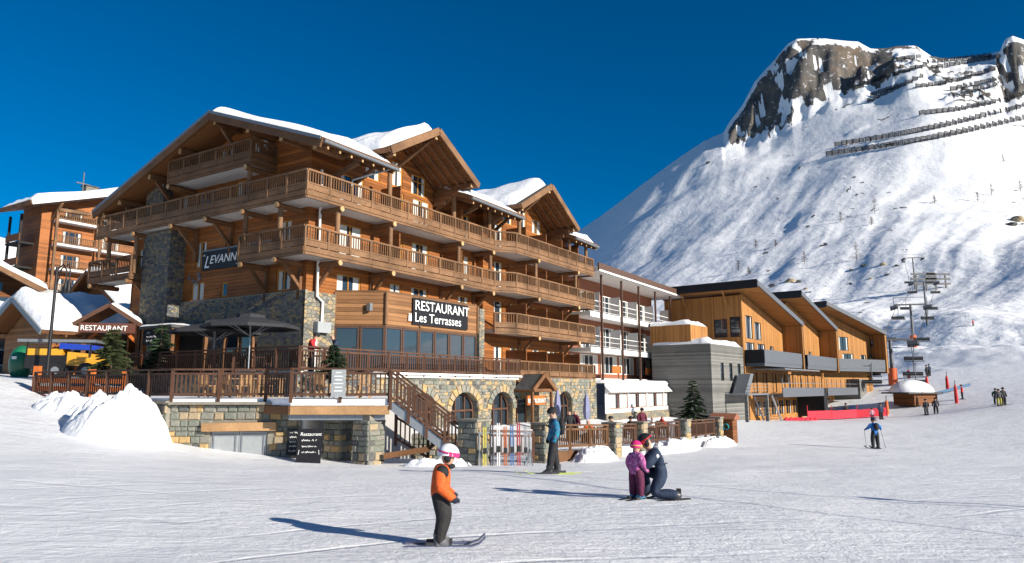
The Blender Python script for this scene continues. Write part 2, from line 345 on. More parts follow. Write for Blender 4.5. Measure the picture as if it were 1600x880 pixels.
# ------------------------------------------------------------------ terrain: one height function, polar tessellation
def _hash(ix, iy, s):
    h = (ix.astype(np.int64) * 374761393 + iy.astype(np.int64) * 668265263 + s * 982451653) & 0x7fffffff
    h = ((h ^ (h >> 13)) * 1274126177) & 0x7fffffff
    return ((h ^ (h >> 16)) & 0xffff) / 65535.0
def vnoise(x, y, s=0):
    ix, iy = np.floor(x), np.floor(y); fx, fy = x - ix, y - iy
    fx, fy = fx * fx * fx * (fx * (fx * 6 - 15) + 10), fy * fy * fy * (fy * (fy * 6 - 15) + 10)
    a, b = _hash(ix, iy, s), _hash(ix + 1, iy, s); c, d = _hash(ix, iy + 1, s), _hash(ix + 1, iy + 1, s)
    return (a * (1 - fx) + b * fx) * (1 - fy) + (c * (1 - fx) + d * fx) * fy
def fbm(x, y, s=0, o=4, g=.5):
    t = 0; a = 1; n = 0
    for i in range(o): t = t + a * (vnoise(x * 2 ** i, y * 2 ** i, s + i) - .5); n += a; a *= g
    return t / n * 2
def sst(a, b, x): t = np.clip((x - a) / (b - a), 0, 1); return t * t * (3 - 2 * t)
CP = np.array([(0, 0, -1.75), (0, 8.5, -1.88), (0, 13.5, -2.07), (0, 19.5, -2.35), (0, 26, -2.78), (-4, 8, -1.8), (5, 8, -1.95), (-5, 14, -1.97), (6, 14, -2.15), (10, 10, -2.1),
    (-3, 25, -2.74), (-7.5, 25.6, -2.65), (-10, 25.8, -2.45), (-12.5, 25.8, -2.05), (-15, 24.5, -1.6), (-18, 27.5, -.95), (-21.5, 31, -.3), (-24, 33, .25), (-28, 37, .6), (-33, 43, .8), (-45, 55, 1.1),
    (-70, 90, 3), (-10, 18, -1.98), (-18, 18, -1.3), (-28, 22, -.3), (-30, 10, -.6), (-15, 10, -1.55), (3, 27.5, -2.88), (4.4, 31.5, -2.98), (0, 38, -2.9), (8.8, 37, -3.1), (12, 42, -3.2),
    (5, 45, -2.95), (21.7, 42, -3.6), (30, 50, -3.4), (24, 68, -3.3), (20, 60, -3.3), (14.5, 56, -3.2), (35, 75, -3.5), (41, 84, -3.5), (46, 79, -3.0), (50.6, 74, -1.9), (60, 60, -1.2), (75, 72, .5),
    (30, 20, -2.3), (40, 35, -2.4), (50, 50, -1.9), (20, 5, -2.0), (0, -15, -1.5), (30, -20, -1.4), (-30, -20, -.6), (0, -60, 0), (80, -40, 0), (-80, -40, 2), (-90, 30, 2.5), (-60, 55, 1.5),
    (100, 40, 2), (-22, 50, .5), (-12, 40, -.6), (-10, 70, .5), (10, 90, -2), (30, 110, -2.5), (60, 110, 1), (120, 0, 2), (0, 130, 0), (-60, 130, 4), (-120, 60, 4), (90, 100, 3)], float)
def _tps_k(d2): return np.where(d2 > 1e-9, .5 * d2 * np.log(np.maximum(d2, 1e-9)), 0)
_n = len(CP); _K = _tps_k(((CP[:, None, :2] - CP[None, :, :2]) ** 2).sum(-1)) + np.eye(_n) * 2.0
_P = np.c_[np.ones(_n), CP[:, :2]]; _A = np.block([[_K, _P], [_P.T, np.zeros((3, 3))]])
_W = np.linalg.solve(_A, np.r_[CP[:, 2], 0, 0, 0])
def tps(x, y):
    out = _W[_n] + _W[_n + 1] * x + _W[_n + 2] * y
    for i in range(_n): out = out + _W[i] * _tps_k((x - CP[i, 0]) ** 2 + (y - CP[i, 1]) ** 2)
    return out
RIDGE = [(-2500, 380), (-900, 330), (-200, 345), (0, 372), (200, 430), (400, 500), (600, 520), (700, 490), (780, 445), (850, 398), (905, 356), (940, 333), (1000, 287), (1050, 250), (1100, 216), (1130, 203), (1140, 186), (1160, 160),
    (1180, 122), (1205, 95), (1230, 66), (1245, 58), (1290, 57), (1340, 61), (1360, 72), (1385, 71), (1400, 68), (1430, 67), (1455, 84), (1480, 89), (1510, 87), (1545, 80), (1563, 77), (1570, 60), (1582, 55), (1600, 62), (1640, 90), (1800, 110), (2300, 200), (4000, 380)]
_ra = np.array([math.atan(ray(p, q)[0]) for p, q in RIDGE]); _rr = np.array([ray(p, q)[1] for p, q in RIDGE])
CLIFF = [(1125, 0), (1140, 22), (1165, 50), (1200, 78), (1250, 88), (1300, 62), (1345, 46), (1385, 30), (1412, 6), (1420, 0), (1560, 0), (1568, 62), (1600, 66), (1660, 40), (1750, 0)]
_ca = np.array([math.atan(ray(p, 150)[0]) for p, q in CLIFF]); _ch = np.array([q for p, q in CLIFF], float)
RR = 950.0
_ga = np.radians(np.arange(-120, 120, .25)); _k = np.exp(-.5 * (np.arange(-40, 41) * .25 / 3.0) ** 2); _k /= _k.sum()
_zs = np.convolve(np.pad(np.interp(_ga, _ra, _rr), 40, 'edge'), _k, 'valid'); _hs = np.convolve(np.pad(np.interp(_ga, _ca, _ch), 40, 'edge'), _k, 'valid')
def terrain(x, y, full=False):
    x = np.asarray(x, float); y = np.asarray(y, float)
    r = np.hypot(x, y) + 1e-6; az = np.arctan2(x, y)
    k = np.minimum(1, 125 / r); base = tps(x * k, y * k)
    right = sst(R(2), R(11), az)
    r0 = 150 - 60 * right
    rc = r * (np.cos(az) * .5 + .5 * np.cos(az) ** 0)  # ridge range measured between range and depth
    ratio = np.interp(az, _ra, _rr) * np.cos(az)
    Zr = ratio * RR * 1.0 - 2
    hc = np.interp(az, _ca, _ch)
    w = np.clip((r - r0) / (RR - r0), 0, 1)
    warp = 30 * fbm(x / 160, y / 160, 5, 2)
    g = w ** 1.75
    tb = sst(.8, 1, w); Zs = np.interp(az, _ga, _zs) * np.cos(az) * RR - 2; hs_ = np.interp(az, _ga, _hs)
    m = ((Zs - hs_) * (1 - tb) + (Zr - hc) * tb) * g
    # gullies running down the fall line, bumps and swells
    aw = az * 620 + warp - .33 * r
    gul = fbm(aw / 75, r / 420, 11, 3, .45) * 6.0 + fbm(aw / 20, r / 120, 17, 3) * 1.0
    sw = fbm(x / 120, y / 120, 23, 2) * 9 + fbm(x / 36, y / 36, 29, 4, .5) * 1.3
    env = sst(.02, .22, w) * (1 - .75 * sst(.85, 1, w)); m = m + (gul * sst(.1, .4, w) + sw) * env * right
    m = m + fbm(x / 13, y / 13, 31, 3) * .5 * sst(.02, .1, w) * right + fbm(x / 4.2, y / 4.2, 37, 2) * .42 * sst(105, 135, r) * (1 - sst(260, 420, r)) * right * sst(-.15, .25, fbm(x / 45 + 2, y / 45, 39, 2))
    # rolls of the lower pistes
    m = m + right * 3.2 * sst(.03, .08, w) * (1 - sst(.2, .35, w)) * np.sin(r / 17 + az * 9 + warp / 18)
    # cliff bands
    cl = sst(RR - 78, RR - 12, r + 30 * fbm(aw / 20, r / 60, 41, 4)); rockn = fbm(aw / 9, (r + m) / 12, 43, 4, .6)
    m = m + hc * cl + rockn * np.minimum(hc, 40) * .28 * np.sin(np.pi * np.clip(cl, 0, 1)) 
    oc = sst(.28, .5, fbm(aw / 42 + 3.1, r / 70, 47, 3)) * sst(.62, .72, w) * (1 - sst(.93, .99, w)) * right * sst(R(25.5), R(26.5), az)
    m = m + oc * (6 + 8 * rockn)
    m = np.where(r > RR, m - (r - RR) * .55, m)
    z = base + m
    near = 1 - sst(45, 110, r)
    z = z + near * (.05 * fbm(x / 3.1, y / 2.2, 51, 3) + .10 * fbm(x / 9, y / 8, 53, 2))
    if not full: return z
    rock = np.clip(hc / 18, 0, 1) * sst(.04, .16, cl + .25 * rockn * (hc > 3)) * (1 - sst(.97, 1.0, cl - .05 * rockn)) * (.62 + 1.1 * rockn > .28)
    rock = np.maximum(rock, oc * (rockn > -.05))
    crest = np.exp(-((r - RR + 4) / 14) ** 2) * (fbm(aw / 16, r / 40, 61, 3) > .12) * sst(R(21.8), R(23), az)
    rock = np.maximum(rock, crest)
    return z, rock * .72
def gz(x, y): return float(terrain(np.array([x]), np.array([y]))[0])
def hit(px, py, r_min=40):
    a, b = ray(px, py); d = np.arange(r_min, 1100, .5); z = terrain(a * d, d); i = np.argmax(z > b * d)
    return Vector((a * d[i], d[i], float(z[i])))
def polar_mesh(name, azs, rs, closed, mat, center=False):
    A, Rr = np.meshgrid(azs, rs); X, Y = Rr * np.sin(A), Rr * np.cos(A)
    Z, rock = terrain(X.ravel(), Y.ravel(), True); na, nr = len(azs), len(rs)
    co = np.c_[X.ravel(), Y.ravel(), Z]; i = np.arange(nr - 1)[:, None]; j = np.arange(na if closed else na - 1)[None, :]; j2 = (j + 1) % na
    q = np.stack([i * na + j, (i + 1) * na + j, (i + 1) * na + j2, i * na + j2], -1).reshape(-1, 4)[:, ::-1]
    me = bpy.data.meshes.new(name); me.vertices.add(len(co)); me.vertices.foreach_set('co', co.ravel())
    me.loops.add(q.size); me.loops.foreach_set('vertex_index', q.ravel().astype(np.int32))
    me.polygons.add(len(q)); me.polygons.foreach_set('loop_start', np.arange(0, q.size, 4, dtype=np.int32)); me.polygons.foreach_set('use_smooth', np.ones(len(q), bool))
    at_ = me.attributes.new('rock', 'FLOAT', 'POINT'); at_.data.foreach_set('value', rock.astype(np.float32))
    me.materials.append(mat); me.update(calc_edges=True); me.validate()
    return tag(link(name, me), kind='structure')
def ground_snow():
    m, nt, b = new_mat('piste_snow'); b.inputs['Roughness'].default_value = .5; b.inputs['Specular IOR Level'].default_value = .3
    tc = nd(nt, 'ShaderNodeTexCoord')
    def tex(scale, sx, sy, rot, det=6.0, rough=.6):
        mp = nd(nt, 'ShaderNodeMapping'); mp.inputs['Scale'].default_value = (sx, sy, 1); mp.inputs['Rotation'].default_value = (0, 0, R(rot)); nt.links.new(tc.outputs['Object'], mp.inputs[0])
        n = nd(nt, 'ShaderNodeTexNoise', Scale=scale, Detail=det, Roughness=rough); nt.links.new(mp.outputs[0], n.inputs['Vector']); return n.outputs[0]
    def mul(a, k, c=None):
        n = nd(nt, 'ShaderNodeMath', operation='MULTIPLY_ADD'); nt.links.new(a, n.inputs[0]); n.inputs[1].default_value = k
        if c is not None: nt.links.new(c, n.inputs[2])
        else: n.inputs[2].default_value = 0
        return n.outputs[0]
    h = mul(tex(1.0, .3, 1.5, 6, 8, .68), .6)             # scraped streaks
    h = mul(tex(1.0, .22, 2.4, -18, 6, .6), .4, h)
    h = mul(tex(.45, 1, 1.2, 30, 4, .5), 1.2, h)           # soft hollows
    h = mul(tex(7, 1, 1.5, 0, 6, .7), .42, h)              # crumbs
    h = mul(tex(2.6, .6, 1.8, -6, 5, .65), .55, h)
    h = mul(tex(26, 1, 1.2, 20, 3, .6), .12, h)
    # ski tracks: thin paired grooves from distorted waves
    for rot, sc, dist, wgt in ((64, .2, 11.0, .3), (124, .15, 16.0, .3)):
        mp = nd(nt, 'ShaderNodeMapping'); mp.inputs['Rotation'].default_value = (0, 0, R(rot)); nt.links.new(tc.outputs['Object'], mp.inputs[0])
        wv = nd(nt, 'ShaderNodeTexWave', Scale=sc, Distortion=dist, Detail=1.5); wv.inputs['Detail Scale'].default_value = .35; nt.links.new(mp.outputs[0], wv.inputs['Vector'])
        mr = nd(nt, 'ShaderNodeMapRange'); mr.inputs[1].default_value = .0; mr.inputs[2].default_value = .02; nt.links.new(wv.outputs['Fac'], mr.inputs[0])
        bk_ = nd(nt, 'ShaderNodeMapRange'); bk_.inputs[1].default_value = .42; bk_.inputs[2].default_value = .6; nt.links.new(tex(.16, 1, 1, rot, 3, .5), bk_.inputs[0])
        iv = nd(nt, 'ShaderNodeMath', operation='SUBTRACT'); iv.inputs[0].default_value = 1.0; nt.links.new(mr.outputs[0], iv.inputs[1])
        pr = nd(nt, 'ShaderNodeMath', operation='MULTIPLY'); nt.links.new(iv.outputs[0], pr.inputs[0]); nt.links.new(bk_.outputs[0], pr.inputs[1])
        h = mul(pr.outputs[0], -wgt, h)
    bp = nd(nt, 'ShaderNodeBump', Strength=.95, Distance=.13); nt.links.new(h, bp.inputs['Height']); nt.links.new(bp.outputs[0], b.inputs['Normal'])
    dirt = tex(14, 1, 1, 0, 2, .5); nt.links.new(ramp(nt, dirt, [(.22, (.6, .6, .62)), (.3, (.83, .84, .86))]), b.inputs['Base Color'])
    return m
def mountain_snow():
    m, nt, b = new_mat('mountain_snow'); b.inputs['Roughness'].default_value = .65; b.inputs['Specular IOR Level'].default_value = .2
    tc = nd(nt, 'ShaderNodeTexCoord'); at_ = nd(nt, 'ShaderNodeAttribute', attribute_name='rock')
    n1 = nd(nt, 'ShaderNodeTexNoise', Scale=.16, Detail=10.0, Roughness=.72); nt.links.new(tc.outputs['Object'], n1.inputs['Vector'])
    n2 = nd(nt, 'ShaderNodeTexNoise', Scale=.035, Detail=6.0); nt.links.new(tc.outputs['Object'], n2.inputs['Vector'])
    ad = nd(nt, 'ShaderNodeMath', operation='ADD'); nt.links.new(at_.outputs['Fac'], ad.inputs[0]); nt.links.new(n1.outputs[0], ad.inputs[1])
    mk = nd(nt, 'ShaderNodeMapRange'); mk.inputs[1].default_value = 1.06; mk.inputs[2].default_value = 1.14; nt.links.new(ad.outputs[0], mk.inputs[0])
    rc = ramp(nt, n2.outputs[0], [(.35, (.06, .058, .058)), (.55, (.12, .11, .1)), (.72, (.22, .16, .11))])
    mx = nd(nt, 'ShaderNodeMix', data_type='RGBA'); nt.links.new(mk.outputs[0], mx.inputs[0]); mx.inputs[6].default_value = (.83, .84, .86, 1); nt.links.new(rc, mx.inputs[7])
    nt.links.new(mx.outputs[2], b.inputs['Base Color'])
    n3 = nd(nt, 'ShaderNodeTexNoise', Scale=.3, Detail=8.0, Roughness=.6); nt.links.new(tc.outputs['Object'], n3.inputs['Vector'])
    bp = nd(nt, 'ShaderNodeBump', Strength=.6, Distance=1.0); nt.links.new(n3.outputs[0], bp.inputs['Height']); nt.links.new(bp.outputs[0], b.inputs['Normal'])
    return m
M['ground'] = ground_snow(); M['mountain'] = mountain_snow()
_fine = np.radians(np.arange(-48, 48.01, .13)); _coarse = np.radians(np.arange(51, 309.1, 3)); _az = np.r_[_fine, _coarse]
_rn = 1.2 * (150 / 1.2) ** (np.arange(330) / 329)
polar_mesh('snow_ground', _az, _rn, True, M['ground'])
_rf = np.r_[np.geomspace(150, 1000, 430), np.linspace(1020, 1900, 18)]; _azm = np.r_[np.radians(np.arange(-48, 1, .6)), np.radians(np.arange(1, 46, .1)), np.radians(np.arange(46, 310, 3))]
polar_mesh('mountain', _azm, _rf, True, M['mountain'])
# ------------------------------------------------------------------ the hotel (local x along the sunny front, y along the shaded gable, z from eye level)
HC = Vector((-10.5, 35.5, 0)); HA = R(57.8)
def H(t, s, z=0): return Vector((HC.x + t * math.cos(HA) - s * math.sin(HA), HC.y + t * math.sin(HA) + s * math.cos(HA), z))
hotel = tag(empty('hotel', HC, HA), 'large timber chalet hotel with stacked balconies and snowy gabled roofs', 'hotel')
X, Y_, NX, NY = Vector((1, 0, 0)), Vector((0, 1, 0)), Vector((-1, 0, 0)), Vector((0, -1, 0))
RZ_, RY, RSL, GSL = 14.7, 5.9, .36, .56          # ridge height and position, slopes of main roof and cross gables
EAVE_Y, BACK_Y = -3.0, 17.3
def zmain(y): return RZ_ - RSL * abs(y - RY)
GABLES = ((6.7, 4.1, 0.0), (20.3, 4.4, -.6))      # cross gables: centre x, half width, wall y
def zfront(x, wy=0.0):
    z = zmain(wy) - .06
    for c, hw, _ in GABLES:
        if abs(x - c) < hw - .35: z = max(z, RZ_ - .06 - GSL * abs(x - c))
    return z
FL = [.7, 3.9, 6.7, 9.5]
wins1 = [(2.1, 3.9, 1), (6.3, 7.3, 0), (8.2, 9.8, 1), (13.0, 14.2, 1)]; wins2 = [(16.4, 17.5, 0), (18.5, 20.1, 1), (21.7, 22.8, 0), (24.0, 25.6, 1)]
att1 = [(4.0, 5.2, 11.85, 13.0, 0), (6.2, 7.2, 11.95, 13.5, 0), (8.0, 9.4, 11.85, 13.15, 1)]; att2 = [(17.6, 18.8, 11.85, 12.95, 0), (19.8, 20.8, 11.95, 13.5, 0), (21.7, 23.1, 11.85, 13.0, 1)]
h1 = [(a, b, f + .12, f + 2.15, m) for f in FL[1:] for a, b, m in wins1] + att1
h2 = [(a, b, f + .12, f + 2.15, m) for f in FL for a, b, m in wins2] + att2
mb = MB()
wall_holes(mb, (0, 0, 0), X, NY, 0, 15, 3.0, 15, h1, M['siding'], topz=zfront, step=.35)
wall_holes(mb, (0, -.6, 0), X, NY, 15, 27.5, .4, 15, h2, M['siding'], topz=lambda x: zfront(x, -.6), step=.35)
mb.quad((15, -.6, .4), (15, 0, .4), (15, 0, 12.8), (15, -.6, 12.5), M['siding'])
mb.prism([(27.5, -.6, -3), (27.5, 15.9, -3), (27.5, 15.9, 11.3), (27.5, RY, RZ_ - .1), (27.5, -.6, 12.6)], (-.2, 0, 0), M['siding'])
mb.build('front_wall', hotel)
for k, (a, b, c, d, m) in enumerate(h1): window(hotel, (0, 0, 0), X, NY, a, b, c, d, mull=m, curtain=(.5, .7, .35)[k % 3], trans=1 if c > 11.5 else 0)
for k, (a, b, c, d, m) in enumerate(h2): window(hotel, (0, -.6, 0), X, NY, a, b, c, d, mull=m, curtain=(.6, .3, .5)[k % 3], trans=1 if c > 11.5 else 0)
gw = [(4.9, 6.1, 9.6, 11.55, 1), (8.5, 9.5, 9.8, 11.4, 1), (10.7, 11.7, 9.8, 11.4, 1), (8.5, 9.5, 6.85, 8.4, 1), (6.2, 6.75, 7.55, 8.2, 0), (1.3, 2.3, 6.8, 8.75, 1), (1.2, 2.3, 4.98, 6.1, 1),
      (6.4, 6.95, 5.0, 5.8, 0), (8.5, 9.7, 4.9, 6.0, 1), (14.6, 15.5, 6.8, 8.6, 0), (14.6, 15.5, 9.6, 11.0, 0), (3.6, 4.8, 12.0, 13.75, 1), (6.6, 7.8, 12.0, 13.7, 1)]
mb = MB(); wall_holes(mb, (0, 0, 0), Y_, NX, 0, 16, 3.0, 15, gw, M['siding'], topz=lambda y: zmain(y) - .06, step=.5)
mb.prism([(0, 16, -3), (27.5, 16, -3), (27.5, 16, 11.3), (0, 16, 11.3)], (0, -.2, 0), M['siding_dark']); mb.build('gable_wall', hotel)
for k, (a, b, c, d, m) in enumerate(gw): window(hotel, (0, 0, 0), Y_, NX, a, b, c, d, mull=m, curtain=(.55, .2, .7)[k % 3])
# stone ground storey of the gable, chimney pillar, corner quoins
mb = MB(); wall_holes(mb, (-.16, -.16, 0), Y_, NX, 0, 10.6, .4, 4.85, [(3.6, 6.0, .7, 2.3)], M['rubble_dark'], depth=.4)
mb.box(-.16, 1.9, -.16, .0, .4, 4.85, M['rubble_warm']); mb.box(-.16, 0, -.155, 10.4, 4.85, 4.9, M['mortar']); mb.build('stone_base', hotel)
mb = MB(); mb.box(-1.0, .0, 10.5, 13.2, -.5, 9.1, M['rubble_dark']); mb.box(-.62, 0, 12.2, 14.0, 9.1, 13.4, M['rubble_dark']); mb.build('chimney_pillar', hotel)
mb = MB()   # arched window in the stone base
n = 12
pts = [(-.19, 3.6, .7)] + [(-.19, 4.8 - 1.2 * math.cos(math.pi * i / n), 2.3 + .95 * math.sin(math.pi * i / n)) for i in range(n + 1)] + [(-.19, 6.0, .7)]
mb.add(pts, [tuple(range(len(pts)))], M['glass']); mb.tube([(-.22, p[1], p[2]) for p in pts], .09, M['beam'], 6)
mb.beam((-.23, 4.8, .7), (-.23, 4.8, 3.2), .1, .08, M['beam']); mb.build('arched_window', hotel)
# ---- roofs
def roof_slab(mb, a, b, c, d, th, top, under):
    """sloping roof board: a-b eave, d-c ridge (underside), with its own thickness"""
    n = (Vector(b) - Vector(a)).cross(Vector(d) - Vector(a)).normalized(); n = n if n.z > 0 else -n
    lo = [Vector(p) for p in (a, b, c, d)]; hi = [p + n * th for p in lo]
    mb.add(lo, [(0, 1, 2, 3)], under); mb.add(hi, [(3, 2, 1, 0)], top)
    for i in range(4): j = (i + 1) % 4; mb.add([lo[i], lo[j], hi[j], hi[i]], [(0, 1, 2, 3)], M['beam'])
T0, T1 = -2.0, 28.4
mr = MB(); spans = [(T0, 3.3, EAVE_Y), (3.3, 10.1, .3), (10.1, 16.4, EAVE_Y), (16.4, 24.2, -.3), (24.2, T1, EAVE_Y)]
for a, b, y in spans: roof_slab(mr, (a, y, zmain(y)), (b, y, zmain(y)), (b, RY, RZ_), (a, RY, RZ_), .3, M['slate'], M['soffit_wood'])
roof_slab(mr, (T0, BACK_Y, zmain(BACK_Y)), (T1, BACK_Y, zmain(BACK_Y)), (T1, RY, RZ_), (T0, RY, RZ_), .3, M['slate'], M['soffit_wood'])
roof = mr.build('roof', hotel)
for k, (a, b, y) in enumerate(spans):
    snow_slab(roof, (a + .05, y + .15, zmain(y + .15) + .32), (b - .05 if y < 0 else b, y + .15, zmain(y + .15) + .32), (b, RY, RZ_ + .32), (a + .05, RY, RZ_ + .32), .36, seed=k, amp=.16)
snow_slab(roof, (T0 + .05, BACK_Y - .15, zmain(BACK_Y - .15) + .32), (T1, BACK_Y - .15, zmain(BACK_Y - .15) + .32), (T1, RY, RZ_ + .32), (T0 + .05, RY, RZ_ + .32), .42, seed=9, nu=40)
for (c, hw, wy) in GABLES:
    g = MB(); ye = EAVE_Y - .1
    for sg in (-1, 1):
        xe = c + sg * hw; roof_slab(g, (xe, ye, RZ_ - GSL * hw), (xe, RY, RZ_ - GSL * hw), (c, RY, RZ_ + .02), (c, ye, RZ_ + .02), .28, M['slate'], M['soffit_wood'])
        g.beam((xe - sg * .02, ye - .06, RZ_ - GSL * hw + .1), (c, ye - .06, RZ_ + .14), .1, .42, M['rail'])      # barge board
    go = g.build('cross_gable_roof', hotel)
    for sg in (-1, 1):
        xe = c + sg * (hw - .08)
        snow_slab(go, (xe, ye + (.9 if sg > 0 else .5), RZ_ - GSL * (hw - .08) + .3), (xe, RY, RZ_ - GSL * (hw - .08) + .3), (c, RY, RZ_ + .33), (c, ye + (.9 if sg > 0 else .5), RZ_ + .33), .12 if sg > 0 else .5, seed=20 + int(c) + sg)
    for sg, xx in ((0, c), (-1, c - hw + .5), (1, c + hw - .5)):
        zz = RZ_ - GSL * abs(xx - c) - .2; p = MB(); p.beam((xx, wy + .1, zz), (xx, ye + .15, zz), .26, .3, M['beam']); p.add([(xx - .11, ye + .14, zz - .13), (xx + .11, ye + .14, zz - .13), (xx + .11, ye + .14, zz + .13), (xx - .11, ye + .14, zz + .13)], [(0, 1, 2, 3)], M['log_end'])
        p.beam((xx, wy - .02, zz - 1.3), (xx, ye + .7, zz - .15), .18, .18, M['rail']); p.build('purlin', hotel)
    q = MB()
    for kk in range(3): q.beam((c + hw - .55, wy - 2.0 + .5 * kk, 12.25 - .32 * kk), (c + hw - .55, wy + .2, 12.25 - .32 * kk), .28, .3, M['beam'])
    q.build('stacked_log_bracket', hotel)
    for i in range(5):
        r_ = MB(); sg = 1
        yy = ye + .5 + i * .6; r_.beam((c + .1, yy, RZ_ - .12), (c + hw - .1, yy, RZ_ - GSL * (hw - .1) - .1), .12, .16, M['beam']); r_.build('rafter', hotel)
# barge boards, purlins and rafters of the main gable
for sg, ye in ((-1, EAVE_Y), (1, BACK_Y)):
    b_ = MB(); b_.beam((T0 - .06, ye, zmain(ye) + .05), (T0 - .06, RY, RZ_ + .05), .1, .5, M['rail_dark']); b_.beam((T0 - .13, ye, zmain(ye) + .26), (T0 - .13, RY, RZ_ + .26), .06, .16, M['zinc']); b_.build('barge_board', hotel)
for yy in (-2.2, .3, 3.0, RY, 9.0, 11.9, 15.0, 16.7):
    zz = zmain(yy) - .2; p = MB(); p.beam((.1, yy, zz), (T0 + .25, yy, zz), .3, .34, M['beam']); p.add([(T0 + .24, yy - .13, zz - .15), (T0 + .24, yy + .13, zz - .15), (T0 + .24, yy + .13, zz + .15), (T0 + .24, yy - .13, zz + .15)], [(0, 1, 2, 3)], M['log_end'])
    if 1 < yy < 16: p.beam((-.02, yy, zz - 1.5), (T0 + .7, yy, zz - .18), .2, .2, M['beam'])
    p.build('purlin', hotel)
for a, b, y in spans:
    if y > -1: continue
    g = MB(); g.tube([(a, y - .1, zmain(y) + .12), (b, y - .1, zmain(y) + .08)], .1, M['zinc'], 8); g.build('gutter', hotel)
    n = int((b - a) / .75)
    for i in range(n):
        xx = a + .4 + i * (b - a - .6) / max(1, n - 1); r_ = MB(); r_.beam((xx, y + .05, zmain(y + .05) - .1), (xx, .1, zmain(.1) - .1), .13, .17, M['beam']); r_.add([(xx - .05, y + .04, zmain(y) - .17), (xx + .05, y + .04, zmain(y) - .17), (xx + .05, y + .04, zmain(y) - .05), (xx - .05, y + .04, zmain(y) - .05)], [(0, 1, 2, 3)], M['log_end']); r_.build('rafter', hotel)
    for xx in ((1.2,) if a < 0 else (12.0, 15.0) if a < 20 else (26.5,)):
        p = MB(); p.beam((xx, -.1, zmain(0) - 1.6), (xx, y + .8, zmain(y + .8) - .2), .2, .22, M['rail']); p.build('eave_strut', hotel)
d_ = MB(); d_.tube([(3.2, -3.08, 11.9), (3.0, -2.9, 11.6), (1.3, -1.7, 10.75), (1.3, -1.7, 10.4)], .06, M['zinc'], 6); d_.build('downpipe', hotel)
d_ = MB(); d_.tube([(.5, -.28, 11.3), (.5, -.28, 4.6), (.9, -.28, 4.35), (.9, -.28, 2.9), (.55, -.28, 2.6), (.55, -.28, .8)], .075, M['white'], 8); d_.box(.45, 1.35, -.5, -.22, 2.75, 3.3, M['metal_door']); d_.build('downpipe', hotel)
for x, y, sc in ((9.2, 6.5, 1.0), (12.9, 3.6, 1.0), (3.5, 13.2, .7)):
    c_ = MB(); z = zmain(y); c_.box(x - .6 * sc, x + .6 * sc, y - .5 * sc, y + .5 * sc, z, z + 1.25 * sc, M['rubble_warm']); c_.box(x - .7 * sc, x + .7 * sc, y - .6 * sc, y + .6 * sc, z + 1.25 * sc, z + 1.36 * sc, M['slate'])
    for sx in (-.5, .5):
        for sy in (-.4, .4): c_.beam((x + sx * sc, y + sy * sc, z + 1.36 * sc), (x + sx * sc, y + sy * sc, z + 1.6 * sc), .12 * sc, .12 * sc, M['brown_metal'])
    top = [(x - .8 * sc, y - .65 * sc, z + 1.6 * sc), (x + .8 * sc, y - .65 * sc, z + 1.6 * sc), (x, y - .65 * sc, z + 2.1 * sc)]; c_.prism(top, (0, 1.3 * sc, 0), M['brown_metal']); c_.build('chimney', hotel)
an = MB(); ax, ay, az_ = 10.6, 5.6, 15.2
an.tube([(ax, ay, az_), (ax, ay, az_ + 1.9)], .03, M['steel'], 6)
for k in range(6): an.beam((ax - .5 + .2 * k, ay - .35 + .03 * k, az_ + 1.5), (ax - .5 + .2 * k, ay + .35 - .03 * k, az_ + 1.5), .02, .02, M['steel'])
an.beam((ax - .6, ay, az_ + 1.5), (ax + .6, ay, az_ + 1.5), .025, .025, M['steel']); an.beam((ax, ay, az_ + 1.1), (ax + .9, ay - .5, az_ + 1.25), .03, .03, M['white']); an.ell((ax + .95, ay - .55, az_ + 1.27), (.12, .12, .12), M['white'], 8, 5); an.build('antenna', hotel)
# ---- balconies
def rail_run(part, p, q, zf, m, first=True, single=True, lower=.36, pitch=.17, h=1.05, post_gap=1.45, endpost=True):
    """a straight length of balcony railing: handrail, board, posts and balusters"""
    p, q = Vector((*p, 0)), Vector((*q, 0)); L = (q - p).length; d = (q - p) / L; rz = math.atan2(d.y, d.x)
    r_ = MB(); r_.beam(p + Vector((0, 0, zf + h)), q + Vector((0, 0, zf + h)), .13, .09, m); r_.beam(p + Vector((0, 0, zf + lower + .05)), q + Vector((0, 0, zf + lower + .05)), .07, .07, m); r_.build('handrail', part)
    b_ = MB(); b_.beam(p + Vector((0, 0, zf + lower / 2 + .04)), q + Vector((0, 0, zf + lower / 2 + .04)), .05, lower - .08, m); b_.build('board', part)
    n = max(1, round(L / post_gap))
    for i in range(0 if first else 1, n + (1 if endpost else 0)):
        c = p.lerp(q, i / n); s_ = MB(); s_.beam(c + Vector((0, 0, zf - .22)), c + Vector((0, 0, zf + h - .045)), .1, .12, m); s_.build('post', part)
    nb = int(L / pitch)
    key = ('bal', m.name, lower, h)
    if key not in _stone_cache:
        k_ = MB(); k_.box(-.022, .022, -.022, .022, lower + .085, h - .045, m); _stone_cache[key] = k_.mesh('baluster')
    if single:
        for i in range(1, nb):
            c = p.lerp(q, i / nb)
            if abs((i / nb * n) % 1) * L / n < .08: continue
            link('baluster', _stone_cache[key], part, c + Vector((0, 0, zf)), rz)
    else:
        k_ = MB()
        for i in range(1, nb):
            c = p.lerp(q, i / nb); k_.beam(c + Vector((0, 0, zf + lower + .085)), c + Vector((0, 0, zf + h - .045)), .044, .044, m)
        tag(k_.build('baluster_row', part), kind='stuff')
